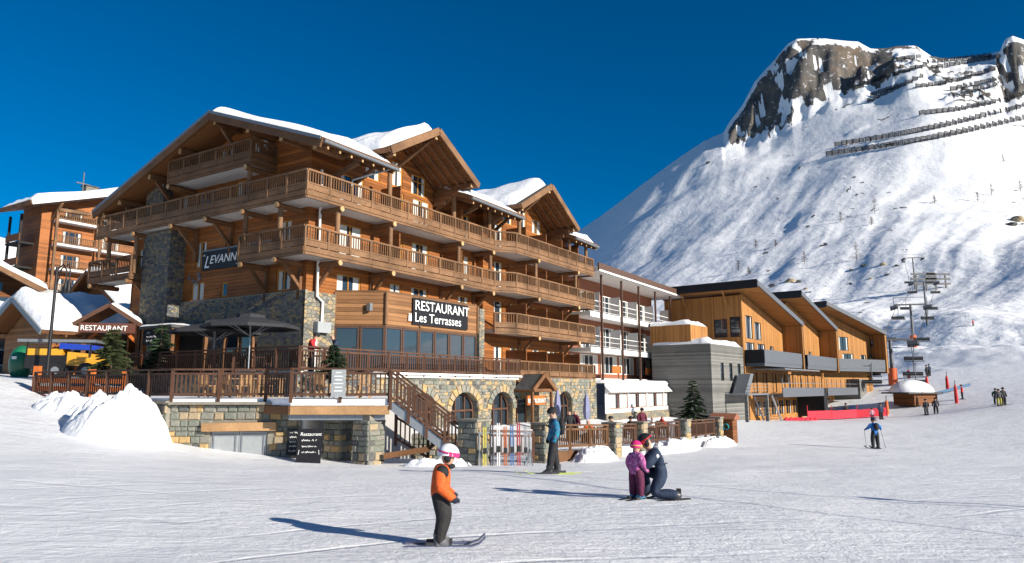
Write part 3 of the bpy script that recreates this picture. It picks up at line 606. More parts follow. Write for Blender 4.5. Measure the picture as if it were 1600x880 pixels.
def balcony(edge, inner, zf, single=False, m=None):
    """edge: outer polyline (xy), inner: wall-side polyline back. slab with pale soffit and timber edge beam"""
    m = m or M['rail']; poly = [(*p, zf - .24) for p in edge] + [(*p, zf - .24) for p in inner]
    sl = MB(); sl.prism(poly, (0, 0, .2), M['plaster'])
    part = sl.build('balcony', hotel)
    e = MB()
    for a, b in zip(edge, edge[1:]): e.beam((*a, zf - .1), (*b, zf - .1), .16, .24, m); e.beam((*a, zf - .3), (*b, zf - .3), .1, .12, m)
    e.build('edge_beam', part)
    for i, (a, b) in enumerate(zip(edge, edge[1:])): rail_run(part, a, b, zf, m, first=(i == 0), single=single)
    return part
OV = 1.65
balcony([(-OV, 3.3), (-OV, -OV), (14.8, -OV)], [(14.8, 0), (0, 0), (0, 3.3)], FL[2], True)
balcony([(-OV, 17.4), (-OV, -OV), (14.8, -OV)], [(14.8, 0), (0, 0), (0, 17.4)], FL[3], True)
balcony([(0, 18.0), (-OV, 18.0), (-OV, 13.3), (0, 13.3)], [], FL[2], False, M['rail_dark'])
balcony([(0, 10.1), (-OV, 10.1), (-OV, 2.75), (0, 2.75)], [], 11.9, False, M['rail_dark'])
for zf in FL: balcony([(14.85, -OV), (16.1, -2.6), (28.3, -2.6), (28.3, -.6)], [(15.02, -.6)], zf, zf == FL[1])
def bracket(x, y, dx, dy, zf, post=None, strut=True, m=None):
    """log bracket under a balcony: from the wall out along (dx, dy)"""
    m = m or M['beam']; b_ = MB(); L = OV + .12; e = Vector((x + dx * L, y + dy * L, zf - .48)); w = Vector((x - dx * .05, y - dy * .05, zf - .48))
    b_.tube([w, e], .15, m, 10); b_.tube([e + Vector((dx, dy, 0)) * .001, e + Vector((dx, dy, 0)) * .02], .14, M['log_end'], 10)
    if strut: b_.beam(Vector((x, y, zf - 1.75)), Vector((x + dx * 1.15, y + dy * 1.15, zf - .58)), .17, .17, m); b_.beam((x + dx * .06, y + dy * .06, zf - 2.3), (x + dx * .06, y + dy * .06, zf - .6), .2, .2, m)
    b_.build('bracket', hotel)
    if post is not None:
        p_ = MB(); p_.tube([(x + dx * (L - .3), y + dy * (L - .3), zf - .6), (x + dx * (L - .3), y + dy * (L - .3), post)], .13, M['rail'], 10); p_.build('balcony_post', hotel)
for x in (.6, 4.6, 11.0): bracket(x, 0, 0, -1, FL[3], FL[2], False); bracket(x, 0, 0, -1, FL[2])
for x in (14.6,): bracket(x, 0, 0, -1, FL[3], FL[2], False); bracket(x, 0, 0, -1, FL[2])
for y in (.4, 3.1, 6.2, 9.4, 13.2, 16.2): bracket(0, y, -1, 0, FL[3], FL[2] if y in (.4, 3.1, 13.2, 16.2) else None, y in (6.2, 9.4), M['beam'])
for y in (.4, 3.0, 13.5, 17.6): bracket(0, y, -1, 0, FL[2], None, y < 16)
for y in (3.0, 9.9): bracket(0, y, -1, 0, 11.9, FL[3] if y < 5 else None, False)
for x in (19.0, 25.3):
    for zf, zp in ((FL[3], FL[2]), (FL[2], FL[1]), (FL[1], FL[0])): bracket(x, -1.0, 0, -1, zf, zp if zf == FL[3] else None, zf != FL[3])
for zf in FL[2:]:
    for x in (5.35, 11.3):
        d_ = MB(); d_.box(x - .05, x + .05, -1.5, -.01, zf, zf + 1.95, M['siding_dark']); d_.build('partition', hotel)
for zf in FL:
    for x in (17.95, 20.9, 23.4, 26.2):
        d_ = MB(); d_.box(x - .05, x + .05, -2.3, -.61, zf, zf + 1.9, M['siding_dark']); d_.build('partition', hotel)
# posts carrying the roof at third floor, lamps on the walls
for x, yb in ((4.4, -1.5), (10.4, -1.5), (14.4, -1.5), (24.6, -2.3), (17.0, -2.3), (27.6, -2.3)):
    p_ = MB(); p_.tube([(x, yb, FL[3]), (x, yb, zmain(yb) - .1)], .14, M['rail'], 10); p_.build('balcony_post', hotel)
# ---- restaurant front on the terrace
rp = [(2.0, -.02), (3.6, -2.2), (11.7, -2.45), (11.7, -.02)]
part = MB(); part.prism([(*p, 5.0) for p in rp], (0, 0, .12), M['rail_dark']); part.prism([(*p, 3.2) for p in rp], (0, 0, .1), M['rail_dark']); part.prism([(*p, .62) for p in rp], (0, 0, .09), M['slate']); rest = part.build('restaurant_front', hotel)
for a, b in zip(rp, rp[1:]):
    a3, b3 = Vector((*a, 0)), Vector((*b, 0)); d = (b3 - a3).normalized(); nrm = Vector((d.y, -d.x, 0)); L = (b3 - a3).length
    f_ = MB(); f_.prism([a3 + Vector((0, 0, 3.3)), b3 + Vector((0, 0, 3.3)), b3 + Vector((0, 0, 5.0)), a3 + Vector((0, 0, 5.0))], -nrm * .12, M['old_boards']); f_.build('fascia_boards', rest)
    nW = max(1, round(L / 1.35))
    for i in range(nW):
        window(rest, a3, d, nrm, i * L / nW + .02, (i + 1) * L / nW - .02, .75, 3.2, M['brown_metal'], curtain=0, inset=.06, mull=0, fw=.1, glass=M['glass_blue'])
    for i in range(nW + 1):
        if i in (0, nW) or L > 5 and i in (2,):
            c = a3.lerp(b3, i / nW) + nrm * .04; p_ = MB(); p_.beam(c + Vector((0, 0, 3.3)), c + Vector((0, 0, 5.0)), .14, .1, M['rail']); p_.build('upright', rest)
p_ = MB(); p_.box(11.75, 12.3, -2.6, -.62, .6, 4.9, M['rubble_warm']); p_.build('stone_pilaster', hotel)
a3, b3 = Vector((3.6, -2.2, 0)), Vector((11.7, -2.45, 0)); d = (b3 - a3).normalized(); rz = math.atan2(d.y, d.x); nrm = Vector((d.y, -d.x, 0))
sg = MB(); o = a3 + d * 2.0 + nrm * .06; e = a3 + d * 7.0 + nrm * .06; sg.prism([o + Vector((0, 0, 3.45)), e + Vector((0, 0, 3.45)), e + Vector((0, 0, 4.95)), o + Vector((0, 0, 4.95))], nrm * .06, M['black']); sign = sg.build('restaurant_sign', rest)
text_mesh('lettering', 'RESTAURANT', .78, M['letter'], sign, o + d * .12 + nrm * .075 + Vector((0, 0, 4.28)), (math.pi / 2, 0, rz), sx=1.03)
text_mesh('lettering', 'Les Terrasses', .74, M['letter'], sign, o + d * .12 + nrm * .075 + Vector((0, 0, 3.62)), (math.pi / 2, 0, rz), sx=1.02)
pc = MB(); oo = a3 + d * 1.72 + nrm * .1
for k in (0, .14): pc.ell(oo + d * k + Vector((0, 0, 4.0)), (.05, .03, .05), M['letter'], 8, 5); pc.beam(oo + d * k + Vector((0, 0, 3.62)), oo + d * k + Vector((0, 0, 3.93)), .1, .03, M['letter'])
pc.build('pictogram', sign)
lm = MB(); c = Vector((2.9, -1.35, 4.2)); lm.box(2.85, 3.05, -1.75, -1.5, 4.0, 4.4, M['steel']); lm.build('wall_lamp', rest)
# hotel name board on the gable
nb = MB(); nb.box(-.14, -.04, 2.6, 8.65, 6.6, 7.7, M['black']); nb.box(-.16, -.03, 2.6, 8.65, 7.7, 7.77, M['zinc']); board = nb.build('name_board', hotel)
text_mesh('lettering', 'L', .98, M['letter'], board, (-.16, 8.4, 6.74), (math.pi / 2, 0, -math.pi / 2), shear=.3)
text_mesh('lettering', 'EVANN', .68, M['letter'], board, (-.16, 7.9, 6.95), (math.pi / 2, 0, -math.pi / 2), shear=.25, sx=1.05)
scribble(board, (-.16, 8.55, 7.4), (0, -1, 0), (0, 0, 1), .22, .16, 1); scribble(board, (-.16, 5.6, 6.68), (0, -1, 0), (0, 0, 1), .9, .16, 2)
# star ornaments on the gable boards
for y, z in ((9.2, 5.95), (8.9, 6.2), (9.9, 6.3), (9.5, 6.1), (9.0, 6.45)):
    s_ = MB()
    for k in range(4):
        t = k * math.pi / 4; s_.beam((-.05, y - .18 * math.cos(t), z - .18 * math.sin(t)), (-.05, y + .18 * math.cos(t), z + .18 * math.sin(t)), .025, .025, M['steel'], up=(1, 0, 0))
    s_.build('star_ornament', hotel)
# ---- stone ground storey with arches under the terrace
AY = -3.5
ARCH = [(5.1, 1.3), (9.05, 1.35), (13.0, 1.25), (21.3, 1.2)]
def arch_top(x):
    for c, hw in ARCH:
        if abs(x - c) < hw: return -1.35 + 1.05 * math.sqrt(max(0, 1 - ((x - c) / hw) ** 2))
    return None
mb = MB(); n = 0; x = 1.0
xs = sorted({1.0, 26.6, *[c + hw * k / 8 for c, hw in ARCH for k in range(-8, 9)], 14.6, 17.6})
for a, b in zip(xs, xs[1:]):
    if 14.6 <= a < 17.6: continue
    ta, tb = arch_top(a + 1e-4), arch_top(b - 1e-4)
    mb.quad((a, AY, ta if ta is not None else -3.2), (b, AY, tb if tb is not None else -3.2), (b, AY, .62), (a, AY, .62), M['rubble_warm'])
    if ta is not None: mb.quad((a, AY, ta), (b, AY, tb), (b, AY + .5, tb), (a, AY + .5, ta), M['rubble_warm']); mb.quad((a, AY + .5, -3.2), (b, AY + .5, -3.2), (b, AY + .5, tb), (a, AY + .5, ta), M['glass'])
for c, hw in ARCH:
    for sx in (-1, 1): mb.quad((c + sx * hw, AY, -3.2), (c + sx * hw, AY + .5, -3.2), (c + sx * hw, AY + .5, -1.35), (c + sx * hw, AY, -1.35), M['rubble_warm'])
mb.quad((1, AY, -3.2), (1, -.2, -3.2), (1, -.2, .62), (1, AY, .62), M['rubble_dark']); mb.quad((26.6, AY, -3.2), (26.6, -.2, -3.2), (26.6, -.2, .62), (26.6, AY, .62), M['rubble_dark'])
mb.quad((14.6, AY, -3.2), (14.6, AY + 1.6, -3.2), (14.6, AY + 1.6, .62), (14.6, AY, .62), M['rubble_warm']); mb.quad((17.6, AY, -3.2), (17.6, AY + 1.6, -3.2), (17.6, AY + 1.6, .62), (17.6, AY, .62), M['rubble_warm']); mb.quad((14.6, AY + 1.6, -3.2), (17.6, AY + 1.6, -3.2), (17.6, AY + 1.6, .62), (14.6, AY + 1.6, .62), M['glass'])
low = mb.build('ground_storey_wall', hotel)
for c, hw in ARCH:
    f_ = MB(); yy = AY + .4
    f_.tube([(c - hw + .05, yy, -3.1)] + [(c - (hw - .05) * math.cos(math.pi * i / 10), yy, -1.35 + 1.0 * math.sin(math.pi * i / 10)) for i in range(11)] + [(c + hw - .05, yy, -3.1)], .07, M['fence'], 6)
    for xx in (-.45, .45): f_.beam((c + xx, yy, -3.1), (c + xx, yy, -.55), .1, .08, M['fence'])
    f_.beam((c - hw + .06, yy - .01, -1.35), (c + hw - .06, yy - .01, -1.35), .08, .12, M['fence']); f_.build('arched_door', low)
    n = 11
    for i in range(n + 1):
        t0, t1 = math.pi * i / (n + 1) + .02, math.pi * (i + 1) / (n + 1) - .02; v = MB(); k = random.choices(range(5), (3, 2, 1, 2, 4))[0]
        P = lambda t, r_: (c - (hw + r_) * math.cos(t), AY, -1.35 + (1.05 + r_) * math.sin(t)); v.prism([P(t0, .02), P(t1, .02), P(t1, .42 + random.uniform(-.06, .08)), P(t0, .42 + random.uniform(-.06, .08))], (0, -.07, 0), STONE[k]); v.build('arch_stone', low)
stones(low, (0, AY, 0), X, 1.0, 26.6, -3.2, .6, .25, weights=(6, 4, 1.5, 1.2, 3), skip=lambda u, z: (14.5 < u < 17.7) or any((abs(u - c) < hw + .45 and z < -1.35) or (z >= -1.35 and math.hypot((u - c) / (hw + .52), (z + 1.35) / 1.58) < 1) for c, hw in ARCH), joined=True, proud=.045, seed=5)
# porch over the ground entrance
po = MB(); px0, px1, pz = 13.7, 16.9, -.35
po.beam((15.9, AY - 1.4, .75), (15.9, AY + .1, .75), .2, .2, M['beam'])
for sg in (-1, 1):
    roof_slab(po, (15.9 + sg * 1.5, AY - 1.4, -.25), (15.9 + sg * 1.5, AY, -.25), (15.9, AY, .75), (15.9, AY - 1.4, .75), .12, M['slate'], M['soffit_wood'])
    po.beam((15.9 + sg * 1.5, AY - 1.45, -.2), (15.9, AY - 1.45, .82), .1, .26, M['beam']); po.beam((15.9 + sg * 1.25, AY - 1.2, -.25), (15.9 + sg * 1.25, AY, -.25), .16, .18, M['beam']); po.beam((15.9 + sg * 1.25, AY - 1.2, -3.2), (15.9 + sg * 1.25, AY - 1.2, -.3), .16, .16, M['beam'])
po.beam((14.5, AY - 1.2, -.2), (17.3, AY - 1.2, -.2), .16, .2, M['beam']); porch = po.build('entrance_porch', hotel)
sb = MB(); sb.box(14.65, 17.2, AY - .8, AY - .72, -1.15, -.55, M['orange_wood']); sb2 = sb.build('porch_sign', porch); text_mesh('lettering', 'RESTAURANT', .42, M['letter'], sb2, (14.75, AY - .82, -1.02), (math.pi / 2, 0, 0), sx=.9)
dr = MB(); dr.box(14.9, 17.3, AY + .9, AY + 1.0, -3.1, -.8, M['glass']); 
for xx in (14.9, 16.1, 17.25): dr.beam((xx, AY + .85, -3.1), (xx, AY + .85, -.75), .1, .08, M['beam'])
dr.build('entrance_door', porch)
# ------------------------------------------------------------------ terraces, walls, fences, stairs in front of the hotel
def W(p, z): return Vector((p[0], p[1], z))
A_, BL, BM_, C_, D_ = (-12.6, 26.4), (-21.4, 31.9), (-9.15, 26.5), (-7.9, 25.5), (-4.4, 25.6)
LT, UT = -.4, .7
h2 = lambda t, s: tuple(H(t, s)[:2])
mb = MB(); mb.prism([(*p, UT - .22) for p in (h2(-3.5, -3.8), h2(14.8, -3.62), h2(14.8, -.1), h2(.1, .1), h2(.1, 16), h2(-3.5, 16))], (0, 0, .2), M['plaster'])
tag(mb.build('upper_terrace'), kind='structure')
mb = MB(); mb.prism([(*p, LT - .25) for p in (A_, BM_, C_, D_, h2(2.2, -3.9), h2(-3.4, -3.7), h2(-3.4, 9), BL)], (0, 0, .22), M['roof_snow']); tag(mb.build('lower_terrace'), kind='structure')
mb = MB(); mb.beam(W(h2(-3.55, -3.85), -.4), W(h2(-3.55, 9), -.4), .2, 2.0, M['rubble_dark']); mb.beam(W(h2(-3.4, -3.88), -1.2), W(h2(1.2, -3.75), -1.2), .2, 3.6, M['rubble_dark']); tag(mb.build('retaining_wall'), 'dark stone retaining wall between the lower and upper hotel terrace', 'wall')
mb = MB(); mb.beam(W(h2(1.0, -3.72), .68), W(h2(14.9, -3.66), .68), .3, .1, M['roof_snow']); tag(mb.build('edge_snow'), 'thin strip of snow along the terrace edge above the stone arches', 'snow', kind='stuff')
# front stone wall with the metal doors
wl = tag(empty('stone_wall', (0, 0, 0)), 'grey and ochre rubble stone wall with metal double doors below the lower terrace', 'wall')
o = Vector((-12.6, 26.4, 0)); ud = (Vector((-7.75, 26.5, 0)) - o).normalized(); nrm = Vector((ud.y, -ud.x, 0)); L = 4.85
mb = MB(); wall_holes(mb, o, ud, nrm, 0, L, -3.2, LT - .22, [(1.5, 3.6, -3.1, -1.62)], M['mortar'], depth=.3); mb.build('backing', wl)
stones(wl, o, ud, 0, L, -3.0, LT - .24, .28, skip=lambda u, z: 1.4 < u < 3.7 and z < -1.3, weights=(6, 5, 1.5, 1.6, 2.2), seed=3)
mb = MB(); mb.beam(o + ud * 1.25 - nrm * -.1 + Vector((0, 0, -1.46)), o + ud * 3.95 + nrm * .1 + Vector((0, 0, -1.42)), .25, .3, M['deck_beam']); mb.build('lintel', wl)
mb = MB(); mb.beam(o + nrm * .08 + Vector((0, 0, LT - .19)), o + ud * L + nrm * .08 + Vector((0, 0, LT - .19)), .35, .1, M['mortar']); mb.build('coping', wl)
for k in range(2):
    a, b = 1.52 + 1.03 * k, 2.53 + 1.03 * k; P = lambda u, z, d: o + ud * u + Vector((0, 0, z)) - nrm * d
    mb = MB(); mb.prism([P(a, -3.1, .12), P(b, -3.1, .12), P(b, -1.63, .12), P(a, -1.63, .12)], nrm * .05, M['metal_door']); dr = mb.build('door_leaf', wl)
    f = MB()
    for c, d in (((a + .1, -1.75), (b - .1, -1.75)), ((a + .1, -2.9), (a + .1, -1.75)), ((b - .1, -2.9), (b - .1, -1.75))): f.beam(P(c[0], c[1], .06), P(d[0], d[1], .06), .05, .04, M['steel'])
    f.build('door_moulding', dr)
wl2 = tag(empty('stone_wall', (0, 0, 0)), 'shaded dark stone wall running back under the left terrace fence', 'wall')
mb = MB(); o2 = Vector((*BL, 0)); ud2 = (Vector((*A_, 0)) - o2).normalized(); mb.beam(W(BL, -1.7), W(A_, -1.7), .3, 2.2, M['mortar']); mb.build('backing', wl2)
n2 = Vector((ud2.y, -ud2.x, 0)); stones(wl2, o2 + n2 * .15, ud2, 0, 10.4, -2.6, -.62, .33, weights=(3, 3, 6, .6, 1), seed=8)
mb = MB(); mb.beam(W(BL, -.56), W(A_, -.56), .42, .12, M['mortar']); mb.build('coping', wl2)
# timber deck on piers
dk = tag(empty('timber_deck', (0, 0, 0)), 'timber deck on stone piers with a pale front beam above the menu boards', 'deck')
mb = MB(); mb.beam(W(C_, LT - .42), W(D_, LT - .42), .16, .3, M['deck_beam']); mb.build('front_beam', dk)
mb = MB(); mb.beam(W(BM_, LT - .42), W(C_, LT - .42), .16, .3, M['beam']); mb.build('side_beam', dk)
mb = MB(); mb.beam(Vector((-8.0, 25.75, LT - .68)), Vector((-4.6, 25.85, LT - .68)), .2, .18, M['steel']); mb.build('steel_beam', dk)
for c, sz in (((-5.2, 26.1), .8), ((-6.5, 27.3), .85)):
    p = MB(); p.box(-sz / 2, sz / 2, -sz / 2, sz / 2, -3.2, LT - .3, M['mortar']); pr = p.build('pier', dk, Vector((*c, 0)), HA)
    for (oo, ud_) in (((-sz / 2, -sz / 2, 0), (1, 0, 0)), ((-sz / 2, sz / 2, 0), (0, -1, 0))): stones(pr, oo, ud_, 0, sz, -3.1, LT - .78, .3, seed=int(sz * 100), proud=.04)
mb = MB(); mb.box(-7.7, -4.0, 28.6, 28.8, -3.2, LT - .3, M['plaster']); mb.box(-7.8, -7.6, 26.5, 28.6, -3.2, LT - .3, M['plaster']); mb.box(-6.2, -5.4, 28.5, 28.58, -3.1, -.9, M['rubble_dark']); mb.build('recess_wall', dk)
def fence(name, p, q, zf, label, zf2=None, m=None, h=1.05, group=None, pitch=.16, post_gap=1.45, first=True):
    """terrace fence: handrail, second rail, bottom rail, posts and single balusters"""
    m = m or M['fence']; zf2 = zf if zf2 is None else zf2; p, q = W(p, zf), W(q, zf2); t = tag(empty(name, (0, 0, 0)), label, 'fence', group); up = lambda c, z: c + Vector((0, 0, z))
    for z, w, hh in ((h, .13, .07), (h - .16, .06, .08), (.14, .06, .09)): r_ = MB(); r_.beam(up(p, z), up(q, z), w, hh, m); r_.build('rail', t)
    L = (q - p).length; n = max(1, round(L / post_gap))
    for i in range(0 if first else 1, n + 1): c = p.lerp(q, i / n); s_ = MB(); s_.beam(up(c, -.15), up(c, h - .03), .11, .11, m); s_.build('post', t)
    k_ = MB(); k_.box(-.025, .025, -.02, .02, .18, h - .2, m); me = k_.mesh('baluster'); nb = int(L / pitch); rz = math.atan2((q - p).y, (q - p).x)
    for i in range(1, nb): link('baluster', me, t, p.lerp(q, i / nb), rz)
    return t
fence('terrace_fence', BL, A_, LT, 'dark brown terrace fence receding left above the snow bank')
fence('terrace_fence', A_, BM_, LT, 'sunlit dark brown fence on top of the rubble wall with metal doors', first=False)
fence('terrace_fence', BM_, C_, LT, 'short shaded fence return at the left end of the timber deck', first=False)
fence('terrace_fence', C_, D_, LT, 'brown fence carrying a grey menu panel along the timber deck', first=False)
fence('terrace_fence', h2(-3.5, 11), h2(-3.5, -3.8), UT, 'dark fence of the upper terrace in front of the grey parasols')
fence('terrace_fence', h2(-3.5, -3.8), h2(14.9, -3.62), UT, 'long dark fence of the upper terrace below the restaurant windows', first=False)
mb = MB(); q = W((-6.2, 25.44), 0); mb.box(-6.45, -5.95, 25.40, 25.46, LT + .05, LT + 1.02, M['metal_door']); mp = mb.build('menu_panel'); tag(mp, 'grey menu panel hung on the deck fence', 'sign')
for k, w in enumerate((.2, .3, .26, .34, .24, .3)): mb = MB(); mb.box(-6.2 - w / 2, -6.2 + w / 2, 25.392, 25.398, LT + .9 - k * .13, LT + .93 - k * .13, M['letter']); mb.build('writing', mp)
# stairs
st = tag(empty('staircase', (0, 0, 0)), 'timber and steel staircase descending from the deck to the snow', 'stairs')
s0, s1 = Vector((-4.35, 25.6, LT - .1)), Vector((-1.75, 25.75, -2.5))
for off in (0, 1.3): mb = MB(); mb.beam(s0 + Vector((0, off, -.12)), s1 + Vector((0, off, -.12)), .07, .3, M['steel']); mb.build('stringer', st)
for i in range(12): c = s0.lerp(s1, (i + .5) / 12); mb = MB(); mb.box(c.x - .16, c.x + .16, c.y + .02, c.y + 1.28, c.z - .03, c.z + .03, M['dark']); mb.build('tread', st)
for off in (-.06, 1.36):
    for z, hh in ((1.05, .08), (.9, .06), (.16, .08)): mb = MB(); mb.beam(s0 + Vector((0, off, z)), s1 + Vector((0, off, z)), .08, hh, M['fence']); mb.build('handrail', st)
    for i in range(5): c = s0.lerp(s1, i / 4) + Vector((0, off, 0)); mb = MB(); mb.beam(c + Vector((0, 0, -.3)), c + Vector((0, 0, 1.08)), .1, .1, M['fence']); mb.build('post', st)
    for i in range(1, 20): c = s0.lerp(s1, i / 20) + Vector((0, off, 0)); mb = MB(); mb.beam(c + Vector((0, 0, .18)), c + Vector((0, 0, .9)), .04, .04, M['fence']); mb.build('baluster', st)
fence('cellar_fence', (-4.3, 26.6), (-3.1, 26.6), -2.0, 'low dark railing of the cellar steps under the staircase', zf2=-2.7, pitch=.18)
mb = MB(); mb.beam((-4.6, 25.9, -2.45), (-3.0, 25.9, -2.2), .1, .2, M['beam']); mb.beam((-3.0, 25.9, -2.2), (-2.3, 26.0, -1.6), .1, .12, M['fence']); tag(mb.build('timber_kerb'), 'brown timber edging beside the cellar steps under the stairs', 'timber')
bw = tag(empty('stone_wall', (0, 0, 0)), 'low sunlit rubble wall behind the staircase', 'wall'); mb = MB(); mb.box(-4.0, -.9, 28.7, 29.0, -3.3, -1.85, M['mortar']); mb.build('backing', bw); stones(bw, (0, 28.69, 0), X, -4.0, -.9, -3.2, -1.87, .27, weights=(6, 5, 2, 1.6, 2.5), seed=31)
# chalk boards
def board(loc, rz, w, h, lean, label, lines):
    """leaning chalk board; a line is a readable word or, where the photo cannot be read, a width"""
    b = tag(empty('chalkboard', loc, rz), label, 'chalkboard'); mb = MB(); mb.beam((0, 0, 0), (0, lean, h), w, .04, M['black'], up=(0, 1, 0)); mb.build('panel', b)
    for k, ln in enumerate(lines):
        f = .8 - k * .17; o = Vector((-w * .4, lean * f - .035, h * f))
        if isinstance(ln, str): text_mesh('chalk_writing', ln, .17, M['letter'], b, o, (math.pi / 2 - math.atan2(lean, h), 0, 0), extrude=.003, shear=.2)
        else: scribble(b, o + Vector((w * .4 - ln / 2, 0, 0)), (1, 0, 0), (0, lean, h), ln, .085, 40 + k, 'chalk_writing')
    return b
bd = board((-7.15, 25.35, gz(-7.15, 25.35) - .02), R(4), .85, 1.18, .18, 'large black chalkboard leaning beside the cellar recess', ['Restaurant', .55, .5, .5])
for x0, x1 in ((-.36, -.34), (.36, .34)): mb = MB(); mb.beam((x0, .02, .3), (x1, .045, .46), .012, .012, M['letter']); mb.build('chalk_bracket', bd)
lg = MB(); lg.beam((-.3, .5, 0), (-.3, .19, 1.1), .05, .05, M['fence']); lg.beam((.3, .5, 0), (.3, .19, 1.1), .05, .05, M['fence']); lg.build('rear_legs', bd)
board((-8.0, 26.3, -2.45), R(1), .48, .95, .03, 'small grey chalkboard fixed to the rubble wall', [.3, .24, .24, .26, .28])
# front terrace at piste level: pillars, fences, pale plinth
PIL = [(-1.36, 25.6, .8), (1.15, 27.0, .55), (4.4, 31.5, .6), (5.95, 33.45, .55), (8.8, 37.0, .6), (11.95, 42.0, .6)]
plab = ['stone pillar at the foot of the staircase beside the ski rack', 'stone pillar behind the skier in the turquoise jacket', 'stone pillar at the right end of the sagging fence', 'stone pillar behind the girl in pink', 'stone pillar in the middle of the pale plinth', 'last stone pillar next to the brown shed']
gp = []
for (x, y, s), lb in zip(PIL, plab):
    z0 = gz(x, y) - .3; top = gz(x, y) + (1.5 if s > .7 else 1.4); t = tag(empty('stone_pillar', (x, y, 0), HA), lb, 'pillar'); gp.append(gz(x, y))
    mb = MB(); mb.box(-s / 2, s / 2, -s / 2, s / 2, z0, top, M['mortar']); mb.build('core', t)
    for k, (oo, ud_) in enumerate((((-s / 2, -s / 2, 0), (1, 0, 0)), ((-s / 2, s / 2, 0), (0, -1, 0)))): stones(t, oo, ud_, 0, s, z0, top, .3, weights=(4, 3, 1, 2.5, 4), seed=int(x * 10) + k + 90, proud=.035)
    mb = MB(); mb.box(-s / 2 - .06, s / 2 + .06, -s / 2 - .06, s / 2 + .06, top, top + .08, M['mortar']); mb.build('cap', t)
fl = ['brown terrace fence behind the ski rack', 'sunlit brown fence right of the turquoise skier', 'short brown fence between two stone pillars', 'long brown fence above the pale plinth', 'far brown fence above the pale plinth next to the shed']
for i in range(5):
    (x0, y0, s0_), (x1, y1, s1_) = PIL[i], PIL[i + 1]; d = (Vector((x1, y1)) - Vector((x0, y0))).normalized(); lift = .2 if i == 0 else .42
    p, q = Vector((x0, y0)) + d * s0_ * .75, Vector((x1, y1)) - d * s1_ * .75
    fence('terrace_fence', p, q, gp[i] + lift, fl[i], zf2=gp[i + 1] + lift, h=.95, group=None, m=M['rail_dark'] if i == 1 else None)
    if i >= 2: mb = MB(); mb.beam(W(p, gp[i] + .1), W(q, gp[i + 1] + .1), .16, .6, M['white']); tag(mb.build('plinth'), ['', '', 'short cream plinth under the fence beside the girl in pink', 'long cream plinth wall under the brown fence', 'far cream plinth wall beside the last pillar'][i], 'wall')
mb = MB(); p, q = Vector((1.5, 27.3)), Vector((4.0, 30.8)); mb.beam(W(p, gp[1] + .12), W(q, gp[2] + .12), .1, .55, M['rail_dark']); tag(mb.build('timber_skirt'), 'brown timber skirt below the sunlit fence', 'timber')
sh = tag(empty('shed', (12.75, 43.0, gz(12.75, 43)), HA), 'small brown board shed with a snow cap at the end of the front fence', 'shed')
mb = MB(); mb.box(-.5, .5, -.6, .6, -.2, 1.35, M['siding_dark']); mb.build('walls', sh); mb = MB(); mb.prism([(-.65, -.75, 1.35), (.65, -.75, 1.35), (.65, -.75, 1.42), (0, -.75, 1.72), (-.65, -.75, 1.42)], (0, 1.5, 0), M['terracotta']); mb.build('roof', sh)
mb = MB(); mb.tube([(-.52, -.2 + .16 * math.cos(a * .6283), .95 + .16 * math.sin(a * .6283)) for a in range(11)], .04, plain('teal', (.0, .25, .3), .5), 6); mb.build('hoop', sh)
# ski rack
rk = tag(empty('ski_rack', (-.25, 25.15, gz(-.25, 25.15)), R(12)), 'steel ski rack with splayed feet beside the first stone pillar', 'rack')
for x in (-.9, .9):
    mb = MB(); mb.beam((x, 0, 0), (x, 0, 1.15), .05, .05, M['steel']); mb.beam((x, 0, .55), (x - .02, -.5, 0), .04, .04, M['steel']); mb.beam((x, 0, .55), (x, .45, 0), .04, .04, M['steel']); mb.build('stand', rk)
mb = MB(); mb.beam((-.95, 0, 1.12), (.95, 0, 1.12), .05, .05, M['steel']); mb.build('top_bar', rk)
skc = [('yellow', (.4, .36, .06)), ('black', (.03, .03, .034)), ('white', (.5, .5, .5)), ('orange', (.32, .09, .03)), ('blue', (.04, .1, .24)), ('red', (.26, .03, .04)), ('grey', (.2, .21, .23))]
for k, (cn, cc) in enumerate(skc):
    x = -.72 + .24 * k; c = rk.matrix_world @ Vector((0, 0, 0)); ca = math.cos(R(12)); sa = math.sin(R(12)); lx, ly = x, -.1
    t = tag(empty('pair_of_skis', (-.25 + lx * ca - ly * sa, 25.15 + lx * sa + ly * ca, gz(-.25, 25.15)), R(12)), '%s skis standing upright in the ski rack' % cn, 'skis', 'skis parked in the rack'); m = plain('ski_' + cn, cc, .35, .1, spec=.5)
    for sx in (-.045, .045):
        s_ = MB(); n = 7; pts = [(sx, .09 * (i / n), 1.5 * i / n) for i in range(n)] + [(sx, .06, 1.56)]
        for a, b in zip(pts, pts[1:]): s_.beam(a, b, .055, .014, m, up=(0, 1, 0))
        s_.build('ski', t)
    t.scale = (.8, .85, .85 + .04 * (k % 3))
    b_ = MB(); b_.box(-.075, .075, -.03, .04, .5, .72, M['black']); b_.build('binding', t)
    pl = MB(); pl.tube([(.1, -.02, 0), (.1, .06, 1.2)], .01, M['steel'], 5); pl.build('pole', t)
